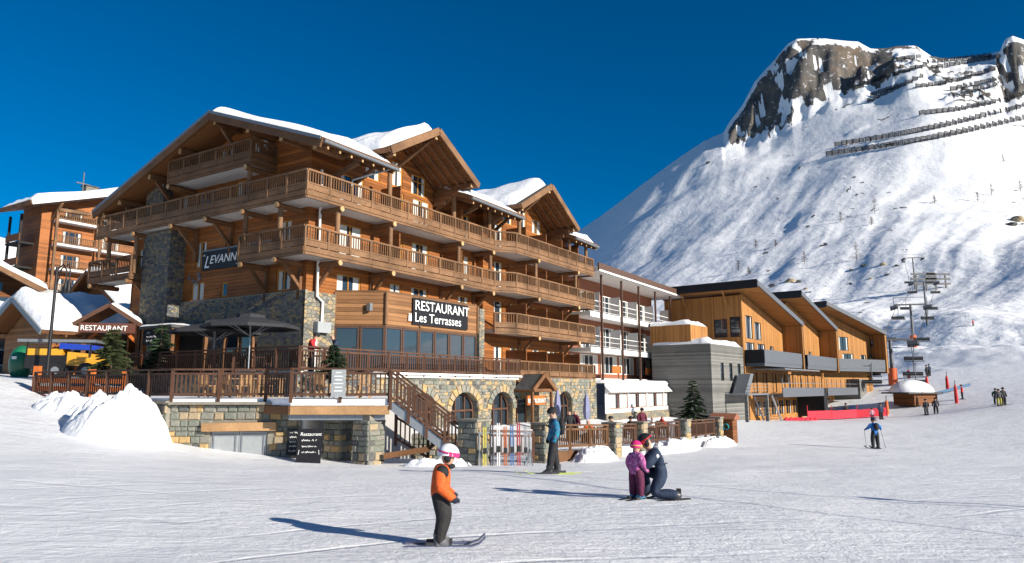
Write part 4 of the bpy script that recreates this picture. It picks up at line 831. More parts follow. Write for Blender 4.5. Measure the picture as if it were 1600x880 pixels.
# snow bank against the left wall
def heap(name, c, r, h, label, seed, n=70, rz=0, base=None):
    U, V = np.meshgrid(np.linspace(-1, 1, n + 1), np.linspace(-1, 1, n + 1), indexing='ij'); x, y = U * r[0], V * r[1]; fs = []
    XX, YY = (c[0] + x * math.cos(rz) - y * math.sin(rz)).ravel(), (c[1] + x * math.sin(rz) + y * math.cos(rz)).ravel()
    k = np.maximum(0, 1 - np.hypot(U, V).ravel() ** 2.2); nz_ = fbm(XX * 1.3, YY * 1.3, seed, 4) + .3 * np.abs(fbm(XX * 3.4, YY * 3.4, seed + 9, 3)) + .13 * fbm(XX * 9, YY * 9, seed + 19, 2)
    ZZ = terrain(XX, YY) - .12 + k ** .8 * (h * (1 + .35 * nz_)) + np.where(k > 0, .22 * nz_ * np.maximum(k, 1e-6) ** .3, 0); vs = list(zip(XX, YY, ZZ))
    for i in range(n):
        for j in range(n): fs.append((i * (n + 1) + j, (i + 1) * (n + 1) + j, (i + 1) * (n + 1) + j + 1, i * (n + 1) + j + 1))
    mb = MB(); mb.add(vs, fs, M['snow_pile'], True); return tag(mb.build(name), label, 'snow')
heap('snow_bank', (-14.2, 25.9), (2.0, 1.7), 1.45, 'big cleared snow bank piled against the dark terrace wall', 3, rz=R(-28))
heap('snow_bank', (-17.8, 29.0), (2.0, 1.3), .75, 'low lumpy snow bank under the left terrace fence', 5, rz=R(-32))
heap('snow_heap', (-2.6, 25.0), (1.3, .55), .4, 'lumpy heap of shovelled snow at the foot of the staircase', 6, 50)
heap('snow_heap', (3.2, 28.6), (1.7, .7), .45, 'snow heap below the timber skirt right of the turquoise skier', 7, 50, R(50))
heap('snow_heap', (7.6, 34.6), (3.4, .8), .5, 'long snow ridge in front of the cream plinth', 8, 70, R(52))
heap('snow_heap', (11.6, 40.2), (2.2, .7), .5, 'snow ridge in front of the far pillar and shed', 9, 56, R(56))
# parasols
def parasol(loc, r, h, label, mat, closed=False):
    t = tag(empty('parasol', loc), label, 'parasol', None); mb = MB(); mb.tube([(0, 0, 0), (0, 0, h + .35)], .035, M['steel'], 8); mb.build('pole', t); mb = MB(); mb.box(-.35, .35, -.35, .35, 0, .08, M['slate']); mb.build('base', t)
    if closed:
        mb = MB(); n = 10; prof = [(.05, h + .3), (.14, h - .1), (.2, h - .8), (.13, h - 1.25)]; vs = [(rr * (1 + .25 * (j % 2)) * math.cos(j * .6283), rr * (1 + .25 * (j % 2)) * math.sin(j * .6283), z) for rr, z in prof for j in range(n)]
        mb.add(vs, [(i * n + j, i * n + (j + 1) % n, (i + 1) * n + (j + 1) % n, (i + 1) * n + j) for i in range(3) for j in range(n)], mat); mb.build('folded_canopy', t); return t
    mb = MB(); n = 8; vs = [(0, 0, h + .62)]
    for rr, z in ((.28, .5), (.3, .36), (.75, .17), (1.0, 0), (1.0, -.14)): vs += [(r * rr * math.cos(j * math.pi / 4 + .3), r * rr * math.sin(j * math.pi / 4 + .3), h + z) for j in range(n)]
    fs = [(0, 1 + j, 1 + (j + 1) % n) for j in range(n)] + [(1 + i * n + j, 1 + i * n + (j + 1) % n, 1 + (i + 1) * n + (j + 1) % n, 1 + (i + 1) * n + j) for i in range(4) for j in range(n)]
    mb.add(vs, fs, mat); mb.build('canopy', t)
    for j in range(n): mb = MB(); a = j * math.pi / 4 + .3; mb.beam((0, 0, h - .45), (r * .6 * math.cos(a), r * .6 * math.sin(a), h + .18), .025, .025, M['steel']); mb.build('rib', t)
    return t
M['canvas'] = plain('canvas', (.032, .033, .038), .85, .12); M['canvas_blue'] = plain('canvas_blue', (.22, .23, .36), .85, .12)
parasol(Vector((-11.9, 32.0, UT)), 2.15, 2.05, 'large grey parasol open over the upper terrace, nearer one', M['canvas']); parasol(Vector((-14.6, 34.6, UT)), 2.15, 2.0, 'grey parasol behind the nearer one beside the entrance frame', M['canvas'])
for (x, y, lb) in ((4.6, 44.0, 'folded lilac parasol in front of the stone arch'), (2.9, 45.4, 'folded lilac parasol beside the entrance porch')): parasol(Vector((x, y, gz(x, y))), 1.2, 2.3, lb, M['canvas_blue'], True)
# entrance frame on the terrace
en = tag(empty('entrance_frame', HC, HA), 'timber entrance frame with a dark name panel beside the stone pillar', 'porch')
for y in (7.6, 10.2):
    for x in (-2.3, -.3): mb = MB(); mb.beam((x, y, UT), (x, y, 3.15), .2, .2, M['orange_wood'] if y > 9 else M['beam']); mb.build('post', en)
mb = MB(); mb.box(-2.5, -.1, 7.4, 10.4, 3.15, 3.3, M['slate']); mb.build('roof', en); mb = MB(); mb.box(-2.44, -2.36, 7.7, 10.1, 2.3, 3.1, M['dark']); np_ = mb.build('name_panel', en)
for k, wd in enumerate((.3, 1.0, 1.2)): scribble(np_, (-2.46, 9.7, 2.85 - k * .22), (0, -1, 0), (0, 0, 1), wd, .15, 60 + k)
mb = MB(); mb.box(-.25, -.2, 7.75, 10.1, UT, 2.9, M['dark']); mb.build('doorway', en)
snow_slab(en, (-2.5, 7.4, 3.3), (-.1, 7.4, 3.3), (-.1, 10.4, 3.3), (-2.5, 10.4, 3.3), .1, name='snow_cap', nu=8, nv=6)
# ------------------------------------------------------------------ village on the left, parallel to the hotel
def simple_chalet(name, loc, rz, label): return tag(empty(name, loc, rz), label, 'chalet')
def roof_pair(parent, x0, x1, y0, y1, rx, ze, zr, th, snow, over=0.0, axis='x', under=None, seed=1, left_ze=None):
    """gable roof; ridge along y at x=rx (axis 'y') or along x at y=rx (axis 'x')"""
    mb = MB(); le = ze if left_ze is None else left_ze
    if axis == 'x': q = [((x0, y0, ze), (x1, y0, ze), (x1, rx, zr), (x0, rx, zr)), ((x0, y1, le), (x1, y1, le), (x1, rx, zr), (x0, rx, zr))]
    else: q = [((x0, y0, le), (x0, y1, le), (rx, y1, zr), (rx, y0, zr)), ((x1, y0, ze), (x1, y1, ze), (rx, y1, zr), (rx, y0, zr))]
    for a in q: roof_slab(mb, *a, th, M['slate'], under or M['soffit_wood'])
    ro = mb.build('roof', parent)
    for k, a in enumerate(q): snow_slab(ro, *[Vector(p) + Vector((0, 0, th)) for p in a], snow, seed=seed + k)
    return ro
# tall apartment chalet, far left
ch = simple_chalet('apartment_chalet', H(17.2, 68.5), HA, 'tall orange timber apartment chalet with four rows of balconies, far left')
ch.location.z = 0; fl = [5.6, 8.7, 11.8, 14.9, 18.0, 21.1]; wn_ = [(2.6, 5.0, 2), (7.6, 10.0, 2), (13.0, 15.2, 2)]
hs_ = [(a, b, z + .1, z + 2.0, m) for z in fl[1:] for a, b, m in wn_]
rz_top = lambda x: 26.6 - .34 * abs(x - 11)
mb = MB(); wall_holes(mb, (0, 0, 0), X, NY, 0, 22, 0, 27, hs_, M['chalet_orange'], topz=lambda x: rz_top(x) - .1); mb.quad((0, 0, 0), (0, 5, 0), (0, 5, 22.8), (0, 0, 22.8), M['siding_dark']); mb.quad((22, 0, 0), (22, 9, 0), (22, 9, 22.8), (22, 0, 22.8), M['siding_dark']); mb.build('walls', ch)
for a, b, c, d, m in hs_: window(ch, (0, 0, 0), X, NY, a, b, c, d, M['beam'], mull=m, curtain=.25, fw=.12)
roof_pair(ch, -2.4, 24.4, -2.6, 6, 11, rz_top(-2.4), 26.6, .5, .6, axis='y', under=M['soffit_wood'], seed=41)
for sg in (-1, 1): mb = MB(); mb.beam((11 + sg * 13.4, -2.7, rz_top(-2.4) + .25), (11, -2.7, 26.9), .15, .7, M['plaster']); mb.build('barge_board', ch)
for k, z in enumerate(fl[1:]):
    for (a, b) in (((1.4, 6.4), (6.9, 12.2), (12.5, 20)) if k in (2, 3, 4) else ((.4, 20),)):
        p = MB(); p.box(a, b, -1.5, -.01, z - .3, z - .02, M['plaster']); bp_ = p.build('balcony', ch); r_ = MB(); r_.beam((a, -1.45, z + 1.0), (b, -1.45, z + 1.0), .12, .1, M['rail']); r_.beam((a, -1.45, z + .1), (b, -1.45, z + .1), .1, .1, M['rail']); r_.build('handrail', bp_)
        s_ = MB(); n = int((b - a) / .22)
        for i in range(n + 1): s_.beam((a + (b - a) * i / n, -1.45, z + .1), (a + (b - a) * i / n, -1.45, z + 1.0), .09, .05, M['rail'])
        tag(s_.build('baluster_row', bp_), kind='stuff')
for x in (1.2, 6.6, 12.3): mb = MB(); mb.beam((x, -1.4, 11.5), (x, -1.4, 22.4), .28, .28, M['rail']); mb.beam((x, 0, 21.0), (x, -2.3, 23.0), .3, .3, M['rail']); mb.build('post', ch)
mb = MB(); mb.beam((1.2, -1.6, 22.2), (22, -1.6, 23.4), .3, .4, M['rail']); mb.build('tie_beam', ch)
for y in (1.5, 4.5):
    mb = MB(); mb.beam((-1.6, y, 1), (-1.6, y, 21.5), .25, .25, M['dark']); mb.build('side_post', ch)
for z in fl[1:5]: mb = MB(); mb.box(-1.8, -.02, 1.2, 4.8, z - .25, z, M['dark']); mb.box(-1.8, -1.7, 1.2, 4.8, z + .1, z + 1.0, M['siding_dark']); mb.build('side_balcony', ch)
for x, y, w in ((13.0, 3.5, 1.4), (7.2, 3.5, 1.6)): mb = MB(); mb.box(x - w / 2, x + w / 2, y - .6, y + .6, rz_top(x) - .5, rz_top(x) + 2.0, M['rubble_warm']); mb.box(x - w / 2 - .15, x + w / 2 + .15, y - .75, y + .75, rz_top(x) + 2.0, rz_top(x) + 2.15, M['slate']); mb.build('chimney', ch)
mb = MB(); c = (6.0, 3, rz_top(6.0)); mb.tube([c, (c[0], c[1], c[2] + 4.2)], .08, M['pylon'], 6); mb.beam((c[0] - .9, c[1], c[2] + 2.6), (c[0] + .9, c[1], c[2] + 2.6), .14, .14, M['pylon']); mb.build('roof_cross', ch)
# dark balcony chalet in front of it
c2 = simple_chalet('balcony_chalet', Vector((-47.5, 62, 1.0)), R(28), 'brown chalet with glazed gable and snow-edged roof below the tall apartment chalet')
mb = MB(); wall_holes(mb, (0, 0, 0), X, NY, -3.6, 3.8, -1, 10, [(-2.6, -.3, 6.0, 7.1), (.1, 2.6, 6.0, 7.1), (-2.2, -.9, 7.5, 8.3), (.4, 1.8, 7.5, 8.4)], M['siding_dark'], topz=lambda x: 10.1 - .55 * abs(x)); mb.quad((-3.6, 0, -1), (-3.6, 8, -1), (-3.6, 8, 8), (-3.6, 0, 8), M['dark']); mb.quad((3.8, 0, -1), (3.8, 8, -1), (3.8, 8, 8), (3.8, 0, 8), M['siding_dark']); mb.build('walls', c2)
for a, b, c, d in ((-2.6, -.3, 6.0, 7.1), (.1, 2.6, 6.0, 7.1), (-2.2, -.9, 7.5, 8.3), (.4, 1.8, 7.5, 8.4)): window(c2, (0, 0, 0), X, NY, a, b, c, d, M['rail'], curtain=0, glass=M['glass_blue'])
roof_pair(c2, -5.0, 5.2, -2.2, 8.5, 0, 7.4, 10.1, .35, .4, axis='y', seed=51)
for sg in (-1, 1): mb = MB(); mb.beam((sg * 5.1, -2.25, 7.5), (0, -2.25, 10.3), .12, .4, M['rail']); mb.build('barge_board', c2)
mb = MB(); mb.box(-3.6, 3.8, -1.6, 0, 5.2, 5.4, M['rail_dark']); bb = mb.build('balcony', c2); mb = MB(); mb.beam((-3.6, -1.55, 6.3), (3.8, -1.55, 6.3), .1, .1, M['rail']); mb.build('handrail', bb)
mb = MB()
for i in range(34): mb.beam((-3.6 + 7.4 * i / 33, -1.55, 5.4), (-3.6 + 7.4 * i / 33, -1.55, 6.3), .1, .04, M['rail_dark'])
tag(mb.build('baluster_row', bb), kind='stuff')
for x in (-3.5, 0, 3.7): mb = MB(); mb.beam((x, -1.5, 0), (x, -1.5, 7.9 if x else 9.6), .2, .2, M['rail']); mb.build('post', c2)
# roof between the chalets and the hotel
c3 = simple_chalet('shed_chalet', H(8, 31), HA, 'dark chalet with a steep snow-covered roof squeezed beside the hotel'); mb = MB(); mb.prism([(0, 0, -.5), (0, 9, -.5), (0, 9, 6.4), (0, 4.5, 9.3), (0, 0, 6.4)], (9, 0, 0), M['siding_dark']); mb.build('walls', c3); roof_pair(c3, -1.2, 10, -1.4, 10.4, 4.5, 6.0, 9.7, .3, .45, seed=55)
# snow-roofed chalet near the fence
c4 = simple_chalet('snow_roof_chalet', Vector((-28.3, 43.2, 0)), HA, 'low timber chalet under a thick rounded snow roof beside the fir trees')
c4.scale = (.85, .85, .85); hh = [(1.5, 3.0, 2.0, 3.2, 1)]
mb = MB(); wall_holes(mb, (0, 0, 0), X, NY, 0, 4.6, -.5, 4.2, hh, M['chalet_orange']); wall_holes(mb, (0, 0, 0), Y_, NX, 0, 7, -.5, 8, [(4.0, 5.0, .8, 2.8)], M['old_boards'], topz=lambda y: 6.2 - .6 * abs(y - 3.2)); mb.quad((4.6, 0, -.5), (4.6, 7, -.5), (4.6, 7, 4.2), (4.6, 0, 4.2), M['siding_dark']); mb.build('walls', c4)
for a, b, c, d, m in hh: window(c4, (0, 0, 0), X, NY, a, b, c, d, M['white'], mull=m, curtain=.2)
mb = MB(); mb.box(-.3, 4.6, -.35, -.02, 3.45, 3.7, M['deck_beam']); mb.build('sill_beam', c4)
ro = roof_pair(c4, -1.3, 5.4, -1.5, 8.0, 3.2, 3.7, 6.3, .25, .8, seed=61)
for ye, ze in ((-1.5, 3.7), (8.0, 3.7)): mb = MB(); mb.beam((-1.36, ye, ze + .1), (-1.36, 3.2, 6.4), .12, .36, M['zinc']); mb.build('barge_board', c4)
for y in (-.9, 3.2, 7.2): mb = MB(); mb.beam((-1.1, y, 6.1 - .55 * abs(y - 3.2)), (.2, y, 6.1 - .55 * abs(y - 3.2)), .25, .3, M['deck_beam']); mb.build('purlin', c4)
for i in range(4): mb = MB(); mb.beam((.4 + 1.3 * i, -1.4, 3.62), (.4 + 1.3 * i, 0, 4.4), .14, .18, M['beam']); mb.build('rafter', c4)
# low white-roofed house at the frame edge
c5 = simple_chalet('stone_house', Vector((-40.5, 50, .6)), HA, 'small stone house with a snowy roof at the left picture edge'); mb = MB(); mb.box(0, 8, 0, 7, -1, 3.2, M['rubble_warm']); mb.build('walls', c5); roof_pair(c5, -.8, 8.8, -1, 8, 3.5, 3.0, 5.4, .3, .6, seed=65); window(c5, (0, -.12, 0), X, NY, 3, 4.2, 1, 2.2, M['white'], curtain=0)
# restaurant sign porch
c6 = tag(empty('sign_porch', Vector((-23.3, 41.0, .3)), R(16)), 'little gabled porch roof with a brown restaurant sign beside the stone pillar', 'porch')
mb = MB()
for sg in (-1, 1): roof_slab(mb, (sg * 1.75, -1.0, 3.15), (sg * 1.75, 1.6, 3.15), (0, 1.6, 4.25), (0, -1.0, 4.25), .14, M['slate'], M['soffit_wood']); mb.beam((sg * 1.75, -1.05, 3.2), (0, -1.05, 4.35), .08, .22, M['fence'])
ro = mb.build('roof', c6)
snow_slab(ro, (1.7, -.9, 3.32), (1.7, 1.5, 3.32), (.05, 1.5, 4.4), (.05, -.9, 4.4), .14, seed=70, nu=10, nv=8)
for x in (-1.4, 1.4): mb = MB(); mb.beam((x, 0, .6), (x, 0, 3.2), .2, .2, M['beam']); mb.beam((x, 0, 2.2), (x * .45, 0, 3.0), .16, .16, M['orange_wood']); mb.build('post', c6)
mb = MB(); mb.box(-1.45, 1.45, -1.12, -1.04, 2.75, 3.3, plain('sign_brown', (.1, .035, .022), .6)); s6 = mb.build('sign_board', c6); text_mesh('lettering', 'RESTAURANT', .42, M['letter'], s6, (-1.35, -1.13, 2.87), (math.pi / 2, 0, 0), sx=.92)
# street lamp
lp = tag(empty('street_lamp', Vector((-22.6, 34.5, .5))), 'black street lamp with two hooked arms in front of the snow-roofed chalet', 'lamp'); mb = MB(); mb.tube([(0, 0, 0), (0, 0, 5.4)], [.09, .06], M['black'], 8); mb.build('pole', lp)
for dx in (0, .55): mb = MB(); mb.tube([(0, 0, 4.2 if dx else 5.2), (.05 + dx * .3, 0, 5.3), (.3 + dx * .5, 0, 5.55), (.5 + dx * .3, 0, 5.2), (.5 + dx * .3, 0, 4.6)], .035, M['black'], 6); mb.tube([(.5 + dx * .3, 0, 4.7), (.5 + dx * .3, 0, 4.3), (.5 + dx * .3, 0, 4.1)], [.04, .14, .1], M['black'], 8); mb.build('lamp_arm', lp)
# recycling igloo, utility vehicle, orange gate
ig = tag(empty('recycling_container', Vector((-26.0, 37.5, gz(-26.0, 37.5)))), 'glossy green domed recycling container on the snow at left', 'container'); mb = MB(); mb.ell((0, 0, .7), (.55, .55, .95), M['green_plastic'], 20, 10, z0=-.75); mb.build('dome', ig); mb = MB(); mb.box(-.12, .12, -.56, -.5, .9, 1.05, M['white']); mb.build('label_plate', ig)
vh = tag(empty('utility_vehicle', Vector((-22.6, 36.0, .5)), R(12)), 'utility vehicle with yellow bonnet, dark wheels and blue load behind the orange fence', 'vehicle')
yl = plain('vehicle_yellow', (.55, .27, .02), .4, .1, spec=.5); bl = plain('vehicle_blue', (.01, .04, .32), .4, .1, spec=.5)
mb = MB(); mb.prism([(.2, -.7, .8), (2.5, -.7, .8), (2.5, -.7, 1.25), (1.9, -.7, 1.6), (.2, -.7, 1.75)], (0, 1.4, 0), yl); mb.build('bonnet', vh); mb = MB(); mb.box(-2.4, .2, -.75, .75, .6, 1.5, M['black']); mb.build('chassis', vh); mb = MB(); mb.box(-2.4, -.1, -.7, .7, 1.5, 1.95, yl); mb.build('side_panel', vh)
mb = MB(); mb.prism([(-.3, -.8, 1.95), (2.4, -.8, 1.85), (2.0, -.8, 2.2), (-.3, -.8, 2.35)], (0, 1.5, 0), bl); mb.build('load', vh); mb = MB(); mb.box(-2.9, 2.0, -.9, .9, 2.4, 2.6, M['zinc']); mb.build('canopy', vh)
for x, y in ((1.5, -.8), (-.4, -.8), (1.5, .8), (-.4, .8)):
    mb = MB(); mb.tube([(x, y - .14, .45), (x, y + .14, .45)], .55, M['black'], 18); w_ = mb.build('wheel', vh); mb = MB(); mb.tube([(x, y - .16, .45), (x, y + .16, .45)], .26, M['steel'], 12); mb.build('rim', w_)
for x in (-2.3, 1.7): mb = MB(); mb.beam((x, -.8, 1.4), (x, -.8, 2.45), .07, .07, M['black']); mb.build('canopy_post', vh)
vh.scale = (.72, .72, .72)
og = tag(empty('orange_barrier', (0, 0, 0)), 'bright orange timber barrier behind the left terrace fence', 'fence')
p0, p1 = Vector((-21.6, 32.3, gz(-21.6, 32.3) - .2)), Vector((-17.4, 32.0, .05))
for k in (0, .62, 1.0): c = p0.lerp(p1, k); mb = MB(); mb.box(c.x - .13, c.x + .13, c.y - .1, c.y + .1, -.5, .95 - .25 * k, M['orange_paint']); mb.build('post', og)
for z in (.3, -.05): mb = MB(); mb.beam(Vector((p0.x, p0.y - .12, z)), Vector((p1.x, p1.y - .12, z - .05)), .08, .22, M['orange_paint']); mb.build('rail', og)
# conifers: trunk and whorls of drooping sprays of needles
M['needle'] = plain('needle', (.02, .04, .016), .8, .45, 2.5); M['needle_pale'] = plain('needle_pale', (.045, .06, .022), .8, .4, 2.5); M['bark'] = wood('bark', (.06, .04, .028))
def conifer(name, loc, h, w, label, seed, mat, snowy=0.0, n_lv=15):
    rn = random.Random(seed); t = tag(empty(name, loc), label, 'tree'); mb = MB(); mb.tube([(0, 0, -.1), (0, 0, h * .5), (0, 0, h)], [.05 * h / 2, .03 * h / 2, .008], M['bark'], 7); mb.build('trunk', t); mb = MB()
    for l in range(n_lv):
        f = l / n_lv; z = h * (.1 + .88 * f); r = w * (1 - f) ** .85 + .05; nb = int(9 - 4 * f)
        for b in range(nb):
            a = rn.uniform(0, 6.28); rr = r * rn.uniform(.65, 1.1); d = Vector((math.cos(a), math.sin(a), 0)); tip = d * rr + Vector((0, 0, z - rr * rn.uniform(.1, .4))); base = Vector((0, 0, z)); side = Vector((-d.y, d.x, 0)); mb.beam(base, tip, .012, .012, M['bark'])
            ns = max(4, int(rr / .07))
            for k in range(ns):
                q = base.lerp(tip, .15 + .85 * k / ns); ln = (.2 + .12 * rn.random()) * (1.1 - .5 * k / ns) * min(1.2, h / 2.2)
                for sg in (-1, 1):
                    e = q + side * sg * ln * rn.uniform(.6, 1) + d * ln * .6 + Vector((0, 0, rn.uniform(-.1, .04))); wv = Vector((0, 0, .045)) + d * .05
                    mb.add([q - wv, e, q + wv], [(0, 1, 2)], M['roof_snow'] if rn.random() < snowy * f else mat)
    mb.build('crown', t); return t
conifer('fir_tree', Vector((-19.0, 33.6, .3)), 2.6, 1.25, 'young green fir standing behind the left terrace fence', 1, M['needle_pale'])
conifer('fir_tree', Vector((-18.2, 36.6, .5)), 2.9, 1.1, 'darker fir close to the stone chimney pillar', 2, M['needle'])
conifer('fir_tree', Vector((-7.6, 30.2, .35)), 1.55, .85, 'bushy little fir on the terrace below the downpipe', 3, M['needle'], 0, 11)
conifer('fir_tree', Vector((14.6, 57.5, gz(14.6, 57.5) + .3)), 3.6, 1.5, 'dark fir in front of the grey slate-clad block', 4, M['needle'], .12, 17)
# ------------------------------------------------------------------ pale balcony block beyond the hotel (hotel axes)
bk = tag(empty('apartment_block', HC, HA), 'pale flat-roofed apartment block with glazed balconies between hotel and timber building', 'building')
BF = [.7, 3.3, 6.3]; X0, X1, BY = 28.6, 48.3, -2.0; WY = .0
cols = [30.5, 34.8, 38.9, 43.3, 47.7]
hs_ = [(a + .5, a + 3.2, z + .15, z + 2.2, 2) for z in BF[1:] for a in cols[:-1]] + [(a + .3, a + 3.9, BF[0] + .5, BF[0] + 2.2, 3) for a in cols[:-1]] + [(29.0, 30.3, z + .6, z + 2.1, 0) for z in BF]
mb = MB(); wall_holes(mb, (0, WY, 0), X, NY, X0, X1, .3, 9.6, hs_, M['terracotta'], depth=.15); mb.quad((X1, WY, -3), (X1, 14, -3), (X1, 14, 9.6), (X1, WY, 9.6), M['plaster']); mb.build('front_wall', bk)
for a, b, c, d, m in hs_: window(bk, (0, WY, 0), X, NY, a, b, c, d, M['white'], mull=m, curtain=.4, inset=.05)
mb = MB(); mb.prism([(X0, BY - .9, 9.6), (X0, 15, 9.6), (X0, 15, 9.9), (X0, BY - .9, 10.05)], (X1 + 1.9 - X0, 0, 0), M['plaster']); ro = mb.build('roof', bk)
mb = MB(); mb.box(X0, X1 + 1.9, BY - 1.0, BY - .88, 9.75, 10.35, M['brown_metal']); mb.box(X0, X1 + 1.92, BY - 1.06, BY - 1.0, 9.62, 9.78, M['white']); mb.build('fascia', ro); snow_slab(ro, (X0, BY - .8, 10.05), (X1 + 1.8, BY - .8, 10.05), (X1 + 1.8, 15, 9.95), (X0, 15, 9.95), .35, seed=81, nu=20)
for z in BF:
    mb = MB(); mb.box(X0, X1 + .3, BY, WY - .02, z - .32, z, M['white']); sl = mb.build('balcony_slab', bk); mb = MB(); mb.box(X0, X1 + .3, BY - .14, BY - .004, z - .42, z + .02, M['white']); mb.build('slab_edge', sl)
    if z > 1:
        for a, b in zip([X0 + .1] + cols, cols): mb = MB(); mb.beam((a + .1, BY - .05, z + 1.0), (b - .1, BY - .05, z + 1.0), .05, .05, M['white']); mb.beam((a + .1, BY - .05, z + .55), (b - .1, BY - .05, z + .55), .03, .03, M['white']); mb.beam((a + .1, BY - .05, z + .15), (b - .1, BY - .05, z + .15), .03, .03, M['white']); mb.build('railing', sl)
M['frost'] = plain('frost', (.42, .44, .45), .25, .06)
for x in cols:
    mb = MB(); mb.beam((x, BY - .3, .3), (x, BY - .3, 9.65), .16, .16, M['brown_metal']); mb.build('column', bk)
    for z in BF[1:]: mb = MB(); mb.box(x + .3, x + .34, BY + .05, -1.0, z, z + 1.85, M['frost']); mb.build('divider_screen', bk)
for x in (33.0, 41.0): mb = MB(); mb.box(x, x + 1.9, BY - .06, BY + .02, BF[0] + .5, BF[0] + 1.15, M['orange_wood']); mb.build('timber_sign', bk)
# ground floor with awning
gf = MB(); gy = -4.2; hs2 = [(27.2 + 4.2 * i + .1, 27.2 + 4.2 * (i + 1) - .15, -1.75, -.5, 1) for i in range(5)]
wall_holes(gf, (0, gy, 0), X, NY, 26.7, 48.6, -3.4, .3, hs2, M['white'], depth=.25); gf.quad((48.6, gy, -3.4), (48.6, WY, -3.4), (48.6, WY, .3), (48.6, gy, .3), M['plaster']); g_ = gf.build('ground_floor', bk)
mb = MB(); mb.prism([(26.7, gy - .5, -.4), (26.7, gy - .02, .1), (26.7, gy - .02, -.42)], (21.9, 0, 0), M['white']); mb.build('awning', g_); mb = MB(); mb.box(26.7, 48.6, gy - .1, gy - .01, -3.4, -2.05, M['rubble_warm']); mb.build('stone_plinth', g_)
for a, b, c, d, m in hs2: window(g_, (0, gy, 0), X, NY, a, b, c, d, M['terracotta'], mull=m, curtain=.75, inset=.08)
snow_slab(g_, (26.7, gy - .1, .3), (48.6, gy - .1, .3), (48.6, -2.2, .3), (26.7, -2.2, .3), .22, name='ledge_snow', seed=83)
# ------------------------------------------------------------------ timber building with three pitched volumes
TA = R(52); TP = Vector((23.6, 72, 0)); tb = tag(empty('timber_building', TP, TA), 'larch-clad building of three pitched volumes with grey balconies and a slate-clad block', 'building')
def volume(x0, x1, dep, zh, zl, rot=None, org=(0, 0)):
    """mono-pitched volume, high on the left; recessed larch front under a black-edged roof portal"""
    part = empty('pitched_volume', (org[0], org[1], 0), rot or 0, tb); w = x1 - x0; top = lambda x: zh - (zh - zl) * (x - x0) / w
    hs = [(x0 + 1.0, x0 + 2.9, 5.0, 7.4, 1), (x0 + 3.6, x0 + 5.6, 5.0, 6.9, 1), (x0 + .8, x0 + 3.2, 2.7, 4.6, 1), (x0 + 4.2, x0 + 6.6, 2.7, 4.6, 1), (x0 + 8.2, x0 + 9.4, 2.7, 4.5, 0)]
    hs = [h for h in hs if h[1] < x1 - .5]; m = MB(); wall_holes(m, (0, 0, 0), X, NY, x0, x1, -1, 12, hs, M['pine_boards'], topz=lambda x: top(x) - .3); sw = [(1.6, 3.0, 5.1, 7.0, 0), (.2, 1.3, 5.1, 7.2, 0), (6.6, 7.6, 4.6, 5.8, 1)]
    wall_holes(m, (x0, 0, 0), Y_, NX, 0, dep, -1, zh - .5, sw, M['pine_boards']); m.quad((x1, 0, -1), (x1, dep, -1), (x1, dep, zl - .3), (x1, 0, zl - .3), M['pine_boards']); m.build('walls', part)
    for a, b, c, d, k in hs: window(part, (0, 0, 0), X, NY, a, b, c, d, M['black'], mull=k, curtain=.25, inset=.08)
    for a, b, c, d, k in sw: window(part, (x0, 0, 0), Y_, NX, a, b, c, d, M['black'], mull=0, curtain=0, trans=1, inset=.08)
    r_ = MB(); roof_slab(r_, (x0 - 1.6, -2.2, zh + .25), (x0 - 1.6, dep + .6, zh + .25), (x1 + .35, dep + .6, zl - .1), (x1 + .35, -2.2, zl - .1), .3, M['black'], M['pine_boards']); ro = r_.build('roof', part)
    r_ = MB(); r_.box(x0 - 1.75, x0 - 1.6, -2.3, dep + .7, zh - .1, zh + .75, M['black']); r_.beam((x0 - 1.7, -2.28, zh + .42), (x1 + .4, -2.28, zl + .08), .14, .5, M['grey_panel']); r_.build('roof_edge', ro)
    r_ = MB(); r_.box(x1 + .1, x1 + .4, -2.2, dep, 1.9, zl - .1, M['pine_boards']); r_.box(x1 + .4, x1 + .46, -2.25, dep, 1.9, zl - .05, M['grey_panel']); r_.build('side_fin', part)
    for y in (1.5, 6.0): r_ = MB(); r_.beam((x0 - .05, y, zh - 1.5), (x0 - 1.4, y, zh + .15), .14, .14, M['pine_boards']); r_.build('strut', part)
    b_ = MB(); b_.box(x0 + .2, x1, -2.0, -.02, 2.1, 2.45, M['grey_panel']); b_.box(x0 + .2, x1, -2.05, -1.95, 2.45, 3.75, M['grey_panel']); b_.box(x0 + .15, x0 + .22, -2.0, -.02, 2.4, 3.75, M['black']); b_.build('balcony', part)
    snow_slab(ro, (x0 - 1.5, -2.0, zh + .5), (x0 - 1.5, dep + .5, zh + .5), (x1 + .2, dep + .5, zl + .18), (x1 + .2, -2.0, zl + .18), .12, seed=90 + int(x0)); return part
volume(0, 12.9, 8.6, 9.9, 7.1); volume(15.0, 28.4, 9, 10.4, 7.5); volume(0, 10.6, 8, 10.6, 7.4, rot=R(-22), org=(29.9, 0))
pd = MB(); fx = [(2.0 + 2.55 * i, 2.0 + 2.55 * i + 2.1, -3.1, -1.35, 1) for i in range(13)]
wall_holes(pd, (0, -.2, 0), X, NY, -.2, 36, -3.6, -.8, fx, M['pine_boards'], depth=.3); uh = [(1.5 + 3.1 * i, 3.4 + 3.1 * i, -.6, 1.5, 1) for i in range(10)]; wall_holes(pd, (0, -.1, 0), X, NY, -.2, 34, -.8, 2.1, uh, M['pine_boards']); pdo = pd.build('podium', tb)
for h in fx: window(pdo, (0, -.2, 0), X, NY, *h[:4], M['win_wood'], mull=1, curtain=.2, inset=.1, fw=.12)
for h in uh: window(pdo, (0, -.1, 0), X, NY, *h[:4], M['black'], mull=1, curtain=.3, inset=.1)
